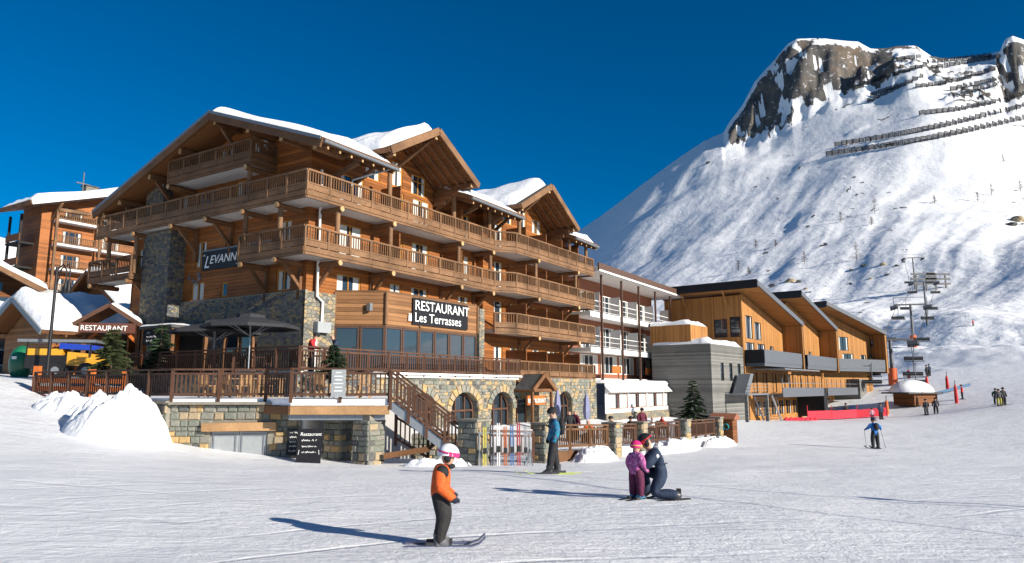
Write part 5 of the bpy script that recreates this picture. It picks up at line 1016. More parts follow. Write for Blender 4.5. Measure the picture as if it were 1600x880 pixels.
for a, b in ((1.4, 16.5), (18.2, 33.5)):
    mb = MB(); mb.box(a, b, -3.2, -.21, -.95, -.75, M['grey_panel']); tr = mb.build('terrace_slab', pdo); mb = MB(); mb.box(a, b, -3.28, -3.2, -1.0, -.05, M['grey_panel']); mb.build('parapet', tr)
    for i in range(int((b - a) / 2.2)): mb = MB(); mb.beam((a + .3 + 2.2 * i, -3.15, -.75), (a + .3 + 2.2 * i, -3.15, .95), .06, .06, M['steel']); mb.build('rail_post', tr)
    mb = MB(); mb.beam((a, -3.15, .4), (b, -3.15, .4), .05, .05, M['steel']); mb.build('handrail', tr)
mb = MB(); mb.box(1.4, 14, -3.6, -.3, 1.75, 1.87, M['steel']); mb.build('glass_canopy', pdo)
mb = MB(); mb.box(16.6, 18.1, -3.2, -.22, -3.4, -.1, M['black']); mb.build('dark_bay', pdo)
# slate-clad block, outside stair, end block
sb = MB(); hsb = [(2.2, 3.0, .6, 2.3, 0), (4.4, 5.2, .6, 2.3, 0), (6.6, 7.4, .6, 2.3, 0)]
wall_holes(sb, (-8.5, 0, 0), X, NY, 0, 8.3, -3.6, 4.0, hsb, M['slate_cladding']); sb.quad((-8.5, 0, -3.6), (-8.5, 6, -3.6), (-8.5, 6, 4.0), (-8.5, 0, 4.0), M['slate_cladding']); sb.quad((-8.5, 0, 4.0), (-.2, 0, 4.0), (-.2, 6, 4.0), (-8.5, 6, 4.0), M['slate']); blk = sb.build('slate_block', tb)
for h in hsb: window(blk, (-8.5, 0, 0), X, NY, *h[:4], M['black'], mull=0, curtain=0)
snow_slab(blk, (-8.45, .05, 4.0), (-.3, .05, 4.0), (-.3, 5.9, 4.0), (-8.45, 5.9, 4.0), .5, seed=95)
mb = MB(); mb.box(-8.3, -4.2, 2.0, 6.2, 4.0, 5.9, M['pine_boards']); ub = mb.build('upper_box', tb); snow_slab(ub, (-8.3, 2.0, 5.9), (-4.2, 2.0, 5.9), (-4.2, 6.2, 5.9), (-8.3, 6.2, 5.9), .4, name='box_snow', seed=96)
es = MB(); es.box(-5.5, .6, -2.2, -.1, -.75, -.6, M['steel']); es.prism([(-4.6, -1.6, -.6), (-3.4, -1.6, -.6), (-2.0, -1.6, 1.3), (-2.8, -1.6, 1.3)], (0, 1.2, 0), M['zinc']); lnd = es.build('metal_landing', tb)
for x in (-5.3, .4): mb = MB(); mb.box(x - .12, x + .12, -2.1, -1.8, -3.6, -.76, M['slate_cladding']); mb.build('landing_pier', lnd)
for z in (-.3, 0, .3): mb = MB(); mb.beam((-5.5, -2.22, z), (.6, -2.22, z), .04, .04, M['steel']); mb.build('landing_rail', lnd)
for i in range(9): mb = MB(); mb.box(.6 + .3 * i, .92 + .3 * i, -2.4, -.6, -.85 - .3 * i, -.8 - .3 * i, M['steel']); mb.build('stair_tread', lnd)
for y in (-2.4, -.6): mb = MB(); mb.beam((.6, y, -.8), (3.4, y, -3.5), .08, .25, M['steel']); mb.beam((.6, y, .2), (3.4, y, -2.5), .04, .04, M['steel']); mb.build('stair_stringer', lnd)
eb = MB(); eb.box(34.2, 41.5, -3.4, 3, -1.2, 1.1, M['slate_cladding']); eb.box(34.2, 34.7, -3.4, 3, -3.6, -1.2, M['slate_cladding']); eb.box(41.0, 41.5, -3.4, 3, -3.6, -1.2, M['slate_cladding']); eb.box(34.7, 41.0, 2.2, 2.6, -3.6, -1.2, M['siding_dark']); eb.box(35.2, 37.2, -3.47, -3.41, -.1, .7, M['black']); eb.box(35.5, 37.2, 2.0, 2.18, -3.3, -1.6, M['win_wood']); eb.build('entrance_block', tb)
mb = MB(); mb.box(40.0, 42.0, -2, 4, 1.1, 4.5, M['siding_dark']); mb.build('end_tower', tb)
# red safety net and the things by the lift base
def on_line(px, py, dep): v = at(px, py, dep); return Vector((v.x, v.y, gz(v.x, v.y)))
nt_pts = [on_line(1262, 650, 78), on_line(1300, 648, 80), on_line(1340, 647, 82), on_line(1386, 645, 82)]
nt_ = tag(empty('safety_net', (0, 0, 0)), 'red safety netting in front of the timber building', 'net')
for a, b in zip(nt_pts, nt_pts[1:]): mb = MB(); mb.prism([a + Vector((0, 0, .1)), b + Vector((0, 0, .1)), b + Vector((0, 0, 1.05)), a + Vector((0, 0, 1.0))], (.02, .03, 0), M['red_net']); mb.build('net_panel', nt_)
for a in nt_pts: mb = MB(); mb.tube([a, a + Vector((0, 0, 1.6))], .04, M['red_net'], 6); mb.build('net_post', nt_)
nl = tag(empty('fallen_net', (0, 0, 0)), 'slack red netting lying on the snow left of the upright net', 'net'); a, b = on_line(1225, 652, 74), on_line(1275, 652, 76); mb = MB(); n = 14
vs = []; 
for i in range(n + 1): c = a.lerp(b, i / n); hgt = .25 + .2 * math.sin(i * 1.7) ** 2; vs += [c + Vector((0, -.3, .05)), c + Vector((0, 0, hgt)), c + Vector((0, .4, .05))]
mb.add(vs, [(3 * i + k, 3 * i + 3 + k, 3 * i + 4 + k, 3 * i + 1 + k) for i in range(n) for k in (0, 1)], M['red_net']); mb.build('net_cloth', nl)
hut = tag(empty('lift_hut', on_line(1424, 630, 88), R(20)), 'low lift hut under a thick slab of snow', 'hut'); mb = MB(); mb.box(-1.2, 2.6, -1.5, 1.5, 0, 1.4, M['siding_dark']); mb.build('walls', hut); mb = MB(); mb.box(-2.6, 3.0, -2, 2, 1.4, 1.6, M['slate']); hr = mb.build('roof', hut)
mb = MB(); n = 16; mb.ell((.2, 0, 1.6), (2.9, 2.1, 1.5), M['roof_snow'], 24, 8, z0=0.0); mb.build('roof_snow', hr)
M['mark_red'] = plain('mark_red', (.5, .03, .03), .6, .1)
for k, (px, py, d, hh, lb) in enumerate(((1450, 618, 95, 1.9, 'red padded post just right of the lift hut'), (1482, 622, 92, 2.1, 'red padded post standing alone above the ski pair'), (1495, 632, 84, 2.2, 'tall red padded post beside the red-jacketed skier'), (1421, 602, 105, 1.2, 'short red post above the lift hut'), (1386, 641, 84, 1.7, 'orange padded post at the end of the red net'))):
    t = tag(empty('padded_post', on_line(px, py, d)), lb, 'post'); mb = MB(); mb.tube([(0, 0, 0), (.02, 0, hh * .2), (0, 0, hh * .8), (0, 0, hh)], [.17, .21, .18, .08], M['mark_red'] if k < 4 else M['orange_paint'], 10); mb.build('pad', t); mb = MB(); mb.tube([(0, 0, hh), (0, 0, hh + .5)], .04, M['black'], 6); mb.build('pole', t)
mb = MB(); c = on_line(1490, 618, 100); vs = []; 
bx = tag(empty('blue_fence', (0, 0, 0)), 'low blue crowd mat beside the red padded posts', 'fence'); a, b = on_line(1455, 632, 90), on_line(1518, 626, 92); mb = MB(); mb.beam(a + Vector((0, 0, .45)), b + Vector((0, 0, .45)), .08, .35, plain('mat_blue', (.06, .13, .22), .7)); mb.build('mat', bx)
# ------------------------------------------------------------------ chairlift
def pylon(base, h, arm, label, pad=False, rz=0.0):
    t = tag(empty('lift_pylon', base, rz), label, 'pylon', 'chairlift pylons'); mb = MB(); mb.tube([(0, 0, -1), (0, 0, h)], [.32, .22], M['pylon'], 10); mb.build('mast', t)
    mb = MB(); mb.beam((-arm, 0, h), (arm, 0, h), .3, .3, M['pylon']); mb.build('crossarm', t)
    for sx in (-1, 1):
        mb = MB(); mb.beam((sx * arm, -2.2, h - .5), (sx * arm, 2.2, h - .3), .25, .5, M['pylon']); mb.build('sheave_train', t)
        for y in (-1.8, -.9, 0, .9, 1.8): mb = MB(); mb.tube([(sx * arm - .12, y, h - .75), (sx * arm + .12, y, h - .75)], .3, M['black'], 10); mb.build('sheave', t)
    mb = MB()
    for sx in (-1, 1): mb.beam((sx * arm, 0, h + .2), (sx * arm, 0, h + 1.5), .1, .1, M['pylon'])
    mb.beam((-arm, 0, h + 1.5), (arm, 0, h + 1.5), .1, .1, M['pylon']); mb.build('work_frame', t)
    if pad: mb = MB(); mb.tube([(0, 0, 0), (0, 0, 2.4)], .62, plain('pad_orange', (.6, .12, .04), .7), 12); mb.build('orange_pad', t)
    return t
PY = []
for px, pb, pt, d, pad, lb in ((1396, 602, 531, 112, True, 'nearest lift pylon beside the timber building'), (1428, 543, 476, 170, True, 'lift pylon with an orange pad at its foot, second up the slope'), (1449, 508, 440, 235, False, 'third lift pylon, standing in the shaded hollow'), (1430, 452, 403, 330, False, 'highest lift pylon in view on the left line')):
    b = hit(px, pb, 60); top = at(px, pt, b.y).z; PY.append((b, top - b.z)); pylon(b, top - b.z, 2.6 + b.y * .004, lb, pad, R(-12))
tm = tag(empty('lift_terminal', hit(1456, 455, 200)), 'dark chairlift mid station framework at the top of the near slope', 'lift station')
for k in range(4): mb = MB(); mb.beam((-6 + 4 * k, 0, 0), (-6 + 4 * k, 0, 7), .5, .5, M['pylon']); mb.build('column', tm)
for z in (3, 5, 7): mb = MB(); mb.beam((-8, 0, z), (8, 0, z), .6, .7, M['pylon']); mb.build('girder', tm)
mb = MB(); mb.tube([(0, -.3, 5.6), (0, .3, 5.6)], 2.4, M['pylon'], 18); mb.build('bullwheel', tm)
def chair(c, rz, label):
    t = tag(empty('lift_chair', c, rz), label, 'chair', 'chairs hanging on the lift'); mb = MB(); mb.tube([(0, 0, 0), (0, .1, -1.6), (0, .5, -2.2)], .06, M['pylon'], 6); mb.build('hanger', t); mb = MB(); mb.box(-1.3, 1.3, -.1, .5, -2.75, -2.65, M['black']); mb.build('seat', t); mb = MB(); mb.beam((-1.3, .5, -2.65), (-1.3, .62, -1.95), .06, .06, M['pylon']); mb.box(-1.3, 1.3, .48, .55, -2.55, -2.0, M['black']); mb.beam((-1.3, .55, -2.1), (1.3, .55, -2.1), .08, .08, M['pylon']); mb.build('backrest', t)
    mb = MB(); mb.beam((-1.3, -.35, -2.2), (1.3, -.35, -2.2), .05, .05, M['pylon']); mb.build('safety_bar', t)
PT = [Vector((b.x, b.y, b.z + h)) for b, h in PY]; start = on_line(1400, 622, 96) + Vector((0, 0, 5)); nch = 0
ordn = ['lowest', 'second', 'third', 'fourth', 'fifth', 'sixth', 'seventh', 'eighth', 'ninth', 'tenth', 'eleventh', 'twelfth', 'thirteenth', 'fourteenth', 'fifteenth', 'sixteenth']
for sx, nm in ((-1, 'left'), (1, 'right')):
    pts = []; line = [start] + PT
    off = [Vector((sx * (2.6 + p.y * .004), 0, -.8)) for p in line]; line = [p + o_ for p, o_ in zip(line, off)]
    for a, b in zip(line, line[1:]):
        for i in range(10): f = i / 10; pts.append(a.lerp(b, f) + Vector((0, 0, -4 * f * (1 - f) * 1.2)))
    pts.append(line[-1]); mb = MB(); mb.tube(pts, .05, M['rope'], 5); tag(mb.build('lift_cable'), 'steel hauling cable of the chairlift on the %s side of the pylons' % nm, 'cable')
    for k in range(8):
        q = pts[int((k + .6) / 8 * (len(pts) - 1) * .92)]; chair(q, R(-14), '%s empty lift chair up the slope on the %s cable' % (ordn[k], nm))
# ------------------------------------------------------------------ avalanche barriers, shrubs and boulders on the mountain
def panel_mesh():
    mb = MB()
    for z in (.5, 1.4, 2.3, 3.2): mb.box(-2.6, 2.6, -.12, .12, z - .3, z + .3, M['barrier'])
    for x in (-2, 2): mb.box(x - .15, x + .15, .1, .35, -1, 3.6, M['barrier']); mb.beam((x, .3, 3), (x, 2.0, -.5), .2, .2, M['barrier'])
    return mb.mesh('barrier_panel')
PM = panel_mesh()
rows = [((1296, 244), (1600, 187), 'lowest long avalanche barrier across the snow face'), ((1310, 229), (1600, 168), 'second long avalanche barrier just above the lowest'), ((1440, 180), (1600, 150), 'short barrier ending at the right picture edge, third from below'), ((1360, 160), (1440, 122), 'barrier row beside the rocky rib, lower of the left pair'), ((1352, 134), (1445, 105), 'barrier row beside the rocky rib, upper of the left pair'), ((1435, 138), (1560, 108), 'barrier row right of the rib below the crest rows'), ((1505, 150), (1575, 130), 'short barrier under the rock tower'), ((1490, 142), (1572, 124), 'barrier just below the rock tower foot'),
        ((1450, 100), (1545, 90), 'faint crest barrier, lower row'), ((1460, 108), (1560, 92), 'crest barrier row right below the skyline'), ((1405, 96), (1435, 92), 'tiny crest barrier left of the skyline rock'), ((1365, 150), (1400, 138), 'short barrier stub in the shaded gully')]
for (p, q, lb) in rows:
    n = max(3, int(abs(q[0] - p[0]) / 9)); t = tag(empty('avalanche_barrier', (0, 0, 0)), lb, 'barrier', 'avalanche barriers on the mountain'); pts = []
    for i in range(n + 1):
        f = i / n; pts.append(hit(p[0] + (q[0] - p[0]) * f, p[1] + (q[1] - p[1]) * f + 5 * math.sin(f * 3.1) * (1 if n > 12 else 0), 200))
    for i, c in enumerate(pts):
        if c.y < 300: continue
        d = pts[min(i + 1, n)] - pts[max(i - 1, 0)]; s = min(1.6, max(.5, (pts[min(i + 1, n)] - c).length / 5.4 if i < n else 1)); link('panel', PM, t, c + Vector((0, -.5, .2)), math.atan2(d.y, d.x) if abs(d.y) < abs(d.x) * 2 else 0, (s, 1, 1.3))
M['twig'] = plain('twig', (.1, .06, .04), .9, .3)
def bare_tree(c, h, label, seed):
    rn = random.Random(seed); t = tag(empty('larch_tree', c), label, 'tree', 'bare larches on the mountain'); mb = MB(); mb.tube([(0, 0, -.5), (rn.uniform(-.2, .2), 0, h * .5), (0, 0, h)], [.16, .1, .02], M['bark'], 6); mb.build('trunk', t); mb = MB()
    for i in range(70):
        z = h * rn.uniform(.12, .97); a = rn.uniform(0, 6.28); r = (h - z) * .32 + .35; e = Vector((r * math.cos(a), r * math.sin(a), z + r * rn.uniform(-.1, .45))); mb.beam((0, 0, z), e, .05, .05, M['twig'])
        for k in range(3): f = rn.uniform(.3, .9); b = Vector((0, 0, z)).lerp(e, f); mb.beam(b, b + Vector((rn.uniform(-.5, .5), rn.uniform(-.5, .5), rn.uniform(-.1, .4))), .04, .04, M['twig'])
    mb.build('crown', t)
TREES = [(1367, 334, 15, 'beside the upper shadow line'), (1339, 408, 13, 'tallest low on the face above the timber roofs'), (1314, 348, 9, 'left of the bigger larch at mid height'), (1154, 424, 9, 'lowest far left, above the balcony block roof'), (1257, 412, 9, 'midway along the lower edge of the face'), (1181, 388, 8, 'on the left snow rib'), (1550, 306, 11, 'upper right near the shaded hollow'), (1460, 318, 7, 'small, left of the upper right group'), (1528, 316, 9, 'just left of the upper right larch'), (1568, 254, 8, 'highest, under the long barrier'), (1362, 352, 7, 'directly below the upper shadow line larch'), (1170, 430, 6, 'small, by the lowest larch'), (1595, 300, 10, 'at the right picture edge'), (1212, 386, 6, 'small, right of the snow rib')]
for k, (px, py, h, lb) in enumerate(TREES): bare_tree(hit(px, py, 120), h * .8, 'bare larch ' + lb, 200 + k)
def rock_mesh(seed):
    rn = random.Random(seed); bm = bmesh.new(); bmesh.ops.create_icosphere(bm, subdivisions=2, radius=1)
    for v in bm.verts: v.co *= rn.uniform(.72, 1.2); v.co.z *= .65
    me = bpy.data.meshes.new('boulder'); bm.to_mesh(me); bm.free(); me.materials.append(STONE[2] if seed % 2 else STONE[4]); return me
RM = [rock_mesh(i) for i in range(4)]
for k, (px, py, s, lb) in enumerate(((1235, 440, 2.6, 'largest dark boulder above the timber roofs'), (1248, 441, 1.8, 'boulder just right of the largest one'), (1259, 452, 1.1, 'small boulder below the boulder pair'), (1350, 416, 1.6, 'boulder left in the rocky patch under the tall larch'), (1380, 414, 1.7, 'boulder right in the rocky patch under the tall larch'), (1386, 430, 1.2, 'lower boulder in the rocky patch'), (1330, 422, 1.0, 'left outlier of the rocky patch'), (1402, 416, 1.2, 'rightmost stone of the rocky patch'), (1360, 436, 1.0, 'low flat stone under the rocky patch'), (1107, 255, 3.0, 'lone dark rock on the left shoulder'), (1590, 345, 4.0, 'dark boulder in the right hand shaded hollow'), (1580, 352, 3.0, 'second boulder in the right hand shaded hollow'))):
    tag(link('boulder', RM[k % 4], None, hit(px, py, 120), rz=k, scale=(s, s, s)), lb, 'rock')
# ------------------------------------------------------------------ people
def cloth(name, col, rough=.75, var=.28, scale=10): return plain(name, col, rough, var, scale, bump=.9)
SK = plain('skin', (.45, .26, .18), .55, .08); BOOT = plain('boot', (.035, .035, .04), .4, .2, spec=.5); BLK = cloth('black_cloth', (.015, .015, .017)); NAVY = cloth('navy_cloth', (.018, .03, .06)); GREY = cloth('grey_cloth', (.07, .07, .075))
BASE = dict(pel=(0, 0, .53), wst=(0, .005, .61), chs=(0, .01, .73), nck=(0, .01, .835), hd=(0, .025, .9), top=(0, .02, .955),
            hl=(-.07, 0, .5), kl=(-.082, .015, .28), al=(-.085, -.005, .06), fl=(-.085, .09, .03), hr=(.07, 0, .5), kr=(.082, .015, .28), ar=(.085, -.005, .06), fr=(.085, .09, .03),
            sl=(-.11, 0, .78), el=(-.175, -.01, .63), wl=(-.185, .05, .49), gl=(-.165, .075, .43), tl=(-.14, .085, .465), sr=(.11, 0, .78), er=(.175, -.01, .63), wr=(.185, .05, .49), gr=(.165, .075, .43), tr=(.14, .085, .465))
RAD = dict(pel=.108, wst=.108, chs=.116, nck=.046, hd=.062, top=.052, hl=.082, kl=.066, al=.058, fl=.036, hr=.082, kr=.066, ar=.058, fr=.036, sl=.068, el=.056, wl=.044, gl=.034, tl=.015, sr=.068, er=.056, wr=.044, gr=.034, tr=.015)
EDG = [('pel', 'wst', 'j'), ('wst', 'chs', 'j'), ('chs', 'nck', 'j'), ('nck', 'hd', 's'), ('hd', 'top', 's')]
for q in 'lr': EDG += [('pel', 'h' + q, 'p'), ('h' + q, 'k' + q, 'p'), ('k' + q, 'a' + q, 'p'), ('a' + q, 'f' + q, 'b'), ('chs', 's' + q, 'j'), ('s' + q, 'e' + q, 'j'), ('e' + q, 'w' + q, 'j'), ('w' + q, 'g' + q, 'g'), ('w' + q, 't' + q, 'g')]
def person(label, loc, rz, h, jacket, pants, boots=BOOT, glove=BLK, pose=None, child=False, hat=('helmet', None), goggles=None, skis=None, pack=None, poles=False, sub=2, patches=None, group=None):
    """one continuous skinned body in the given pose (joints as fractions of height), headgear and gear as parts"""
    J = dict(BASE); J.update({k: v for k, v in (pose or {}).items() if k in BASE}); rad = dict(RAD)
    if child:
        for k in ('hd', 'top'): rad[k] *= 1.3
        J = {k: (v[0], v[1], v[2] if k not in ('nck', 'hd', 'top') else v[2] - (.01 if k == 'nck' else -.005)) for k, v in J.items()}
        for k in RAD: rad[k] *= {'pel': 1.25, 'wst': 1.3, 'chs': 1.3, 'nck': 1.3, 'kl': 1.3, 'kr': 1.3, 'al': 1.25, 'ar': 1.25, 'hl': 1.25, 'hr': 1.25, 'hd': 1, 'top': 1}.get(k, 1.2)
    names = list(J); idx = {k: i for i, k in enumerate(names)}; me = bpy.data.meshes.new('body'); me.from_pydata([Vector(J[k]) * h for k in names], [(idx[a], idx[b]) for a, b, _ in EDG], []); tmp = bpy.data.objects.new('tmp', me); COL.objects.link(tmp)
    md = tmp.modifiers.new('skin', 'SKIN'); md.use_smooth_shade = True; md.branch_smoothing = .6
    for i, k in enumerate(names): sv = me.skin_vertices[0].data[i]; sv.radius = (rad[k] * h, rad[k] * h); sv.use_root = (k == 'pel')
    ss = tmp.modifiers.new('sub', 'SUBSURF'); ss.levels = sub; ss.render_levels = sub; bpy.context.view_layer.update()
    ev = bpy.data.meshes.new_from_object(tmp.evaluated_get(bpy.context.evaluated_depsgraph_get())); bpy.data.objects.remove(tmp)
    mats = dict(j=jacket, p=pants, s=SK, b=boots, g=glove); ml = list(dict.fromkeys(mats.values())); ev.materials.clear()
    for m in ml: ev.materials.append(m)
    A = np.array([Vector(J[a]) * h for a, b, _ in EDG]); B = np.array([Vector(J[b]) * h for a, b, _ in EDG]); ra = np.array([rad[a] * h for a, b, _ in EDG]); rb = np.array([rad[b] * h for a, b, _ in EDG])
    hem = J['pel'][2] * h - .03 * h
    for p in ev.polygons:
        c = np.array(p.center); t = np.clip(((c - A) * (B - A)).sum(1) / ((B - A) ** 2).sum(1), 0, 1); d = np.linalg.norm(c - A - t[:, None] * (B - A), axis=1) / (ra * (1 - t) + rb * t); k = EDG[int(np.argmin(d))][2]
        if k == 'p' and pose is None and c[2] > hem: k = 'j'
        p.material_index = ml.index(mats[k]); p.use_smooth = True
    t = tag(empty('person', loc, rz), label, 'person', group); link('body', ev, t)
    hd, tp = Vector(J['hd']) * h, Vector(J['top']) * h; r = rad['hd'] * h * 1.12; fw = Vector((0, 1, 0)) if not (pose and 'look' in pose) else Vector(pose['look']).normalized(); upv = (tp - Vector(J['nck']) * h).normalized(); fw = (fw - upv * fw.dot(upv)).normalized(); sd_ = fw.cross(upv); c = hd.lerp(tp, .45)
    F = lambda a, b, z: c + sd_ * a * r + fw * b * r + upv * z * r
    m = MB(); m.add([F(-.13, .95, -.25), F(.13, .95, -.25), F(0, 1.28, -.3), F(0, .98, .1)], [(0, 1, 2), (1, 3, 2), (3, 0, 2)], SK); m.build('nose', t)
    for a in (-.36, .36): m = MB(); m.ell(F(a, .9, .12), (.09 * r, .09 * r, .07 * r), M['dark'], 6, 4); m.build('eye', t)
    m = MB(); m.beam(F(-.25, .93, -.58), F(.25, .93, -.58), .05 * r, .06 * r, M['terracotta']); m.build('mouth', t)
    for a in (-1, 1): m = MB(); m.ell(F(a * 1.0, 0, -.1), (.1 * r, .2 * r, .28 * r), SK, 6, 4); m.build('ear', t)
    kind, hm = hat
    if kind:
        m = MB(); n = 16; vs = []; rows_ = 7
        for i in range(rows_ + 1):
            ph = -.12 + (math.pi / 2 + .12) * i / rows_; 
            for j in range(n):
                th = 2 * math.pi * j / n; low_ = .28 * max(0, -math.sin(th)) if i == 0 else 0; vs.append(F(1.24 * math.cos(ph) * math.cos(th), 1.3 * math.cos(ph) * math.sin(th) - .05, .12 + 1.18 * math.sin(ph) - low_))
        m.add(vs, [(i * n + j, i * n + (j + 1) % n, (i + 1) * n + (j + 1) % n, (i + 1) * n + j) for i in range(rows_) for j in range(n)], hm, True); ho = m.build(kind, t)
        if kind == 'helmet':
            for a in (-1, 1): m = MB(); m.ell(F(a * 1.08, -.05, -.35), (.16 * r, .42 * r, .5 * r), BLK, 8, 5); m.build('ear_pad', ho)
        if goggles:
            m = MB(); pts = [F(1.16 * math.cos(x), 1.2 * math.sin(x), .2) for x in [math.pi * k / 10 for k in range(11)]]
            for a, b in zip(pts, pts[1:]): m.beam(a, b, .12 * r, .5 * r, goggles, up=upv)
            m.build('goggles', ho)
            m = MB(); pts = [F(1.3 * math.cos(x), 1.36 * math.sin(x) - .04, .28) for x in [math.pi + math.pi * k / 10 for k in range(11)]]
            for a, b in zip(pts, pts[1:]): m.beam(a, b, .05 * r, .2 * r, goggles, up=upv)
            m.build('goggle_strap', ho)
    if pack:
        c0 = Vector(J['chs']) * h; m = MB(); m.ell(c0 + Vector((0, -.13 * h, -.02 * h)), (.085 * h, .06 * h, .13 * h), pack, 12, 8, z0=-.95); pk = m.build('backpack', t)
        for a in (-1, 1): m = MB(); m.tube([c0 + Vector((a * .06 * h, -.1 * h, .07 * h)), c0 + Vector((a * .065 * h, .03 * h, .1 * h)), c0 + Vector((a * .06 * h, .095 * h, 0)), c0 + Vector((a * .07 * h, 0, -.08 * h))], .012 * h, pack, 6); m.build('strap', pk)
    if skis:
        col, ln, dz = skis
        for q in 'lr':
            f = Vector(J['a' + q]) * h; m = MB(); n = 12; P = []
            for i in range(n + 1): u = i / n; P.append(Vector((f.x, f.y - ln * .42 + ln * u, .012 + (.1 * max(0, (u - .86) / .14) ** 1.6) * min(1, ln))))
            for a, b in zip(P, P[1:]): m.beam(a, b, .085 if ln > 1.2 else .07, .014, col)
            so = m.build('ski', t); m = MB(); m.box(f.x - .035, f.x + .035, f.y - .13 * h, f.y + .14 * h, .018, .018 + .03 * h, BOOT); m.build('binding', so)
    for q in 'lr':       # ski boot shell
        a, f = Vector(J['a' + q]) * h, Vector(J['f' + q]) * h
        if pose and pose.get('noboot'): break
        m = MB(); m.tube([a + Vector((0, 0, .075 * h)), a + Vector((0, 0, -.015 * h))], [.056 * h, .05 * h], boots, 10); m.tube([a + Vector((0, -.02 * h, -.02 * h)), f + Vector((0, .01 * h, 0))], [.045 * h, .036 * h], boots, 8); m.build('boot', t)
    if poles:
        for q in 'lr': g = Vector(J['g' + q]) * h; m = MB(); m.tube([g + Vector((0, .02, .06)), Vector((g.x * 1.15, g.y - .12 * h, .02))], .012, M['pylon'], 5); m.tube([Vector((g.x * 1.14, g.y - .11 * h, .09)), Vector((g.x * 1.14, g.y - .11 * h, .1))], .045, M['black'], 8); m.build('pole', t)
    for (k, off, sc, pm) in (patches or []): m = MB(); m.ell(Vector(J[k]) * h + Vector(off) * h, tuple(x * h for x in sc), pm, 12, 8); m.build('patch', t)
    return t
def gl(px, py, d, dz=0): x = ray(px, py)[0] * d; return Vector((x, d, gz(x, d) + dz))
def multi(name, cols, scale=24, base=(.02, .1, .16)):
    m, nt, b = new_mat(name); tc = nd(nt, 'ShaderNodeTexCoord'); v = nd(nt, 'ShaderNodeTexVoronoi', Scale=scale); nt.links.new(tc.outputs['Object'], v.inputs['Vector']); sp = nd(nt, 'ShaderNodeSeparateColor'); nt.links.new(v.outputs['Color'], sp.inputs[0])
    r = ramp(nt, sp.outputs[0], cols); r.node.color_ramp.interpolation = 'CONSTANT'; nt.links.new(r, b.inputs['Base Color']); b.inputs['Roughness'].default_value = .7; return m
white_h = plain('white_shell', (.75, .75, .76), .3, .03, spec=.5); pinkg = plain('pink_strap', (.5, .03, .16), .4, .1)
ORJ = cloth('orange_jacket', (.62, .1, .018)); TEAL = multi('teal_jacket', [(0, (.0, .12, .2)), (.4, (.0, .2, .26)), (.62, (.01, .05, .2)), (.84, (.3, .06, .03)), (.9, (.01, .03, .05))], 26)
PINK = multi('pink_jacket', [(0, (.4, .09, .26)), (.45, (.27, .05, .2)), (.7, (.5, .2, .38)), (.88, (.16, .03, .13))], 34); MAR = cloth('maroon_pants', (.09, .014, .045)); CHAR = cloth('charcoal_pants', (.022, .02, .021)); BLUEJ = cloth('blue_jacket', (.015, .14, .42)); REDJ = cloth('red_jacket', (.5, .03, .035)); BURG = cloth('burgundy_coat', (.1, .012, .03))
k = gl(686, 862, 8.7)
person('child skier in orange jacket and white helmet gliding to the right', k, R(-86), 1.14, ORJ, CHAR, boots=plain('grey_boot', (.12, .12, .13), .4), glove=cloth('mitten', (.02, .025, .04)), child=True, hat=('helmet', white_h), goggles=pinkg, skis=(plain('kid_ski', (.1, .12, .2), .3), .95, 0),
       pose=dict(chs=(0, .035, .72), nck=(0, .06, .82), hd=(0, .085, .885), top=(0, .09, .945), el=(-.15, -.02, .61), wl=(-.15, .12, .5), gl=(-.145, .19, .45), tl=(-.12, .19, .48), er=(.16, 0, .6), wr=(.15, .13, .49), gr=(.145, .2, .43), tr=(.12, .21, .46), kl=(-.065, .06, .29), kr=(.065, .05, .29), look=(0, 1, -.25)), patches=[('sr', (.01, .02, -.03), (.055, .075, .075), BLK), ('nck', (0, .04, -.01), (.06, .06, .03), BLK)])
person('skier in turquoise patterned jacket and black trousers standing before the terrace', gl(866, 742, 19.5), R(100), 1.76, TEAL, BLK, hat=('hat', BLK), skis=(plain('lime_ski', (.42, .5, .06), .35), 1.6, 0), pack=BLK, pose=dict(hl=(-.055, 0, .5), kl=(-.07, .06, .28), al=(-.075, .09, .06), fl=(-.075, .18, .025), ar=(.07, -.07, .06), fr=(.07, .02, .025), kr=(.065, -.02, .28), look=(-.3, 1, 0)))
person('girl in pink checked jacket, maroon trousers and pink hat, back turned', gl(995, 782, 13.3), R(-50), 1.0, PINK, MAR, boots=plain('blue_boot', (.02, .22, .38), .4), child=True, hat=('hat', cloth('pink_hat', (.6, .02, .16))), goggles=plain('yellow_band', (.5, .36, .12), .6), skis=(BLK, .85, 0), pose=dict(wr=(.17, .1, .5), gr=(.16, .15, .46), tr=(.14, .16, .48), look=(0, 1, -.2)))
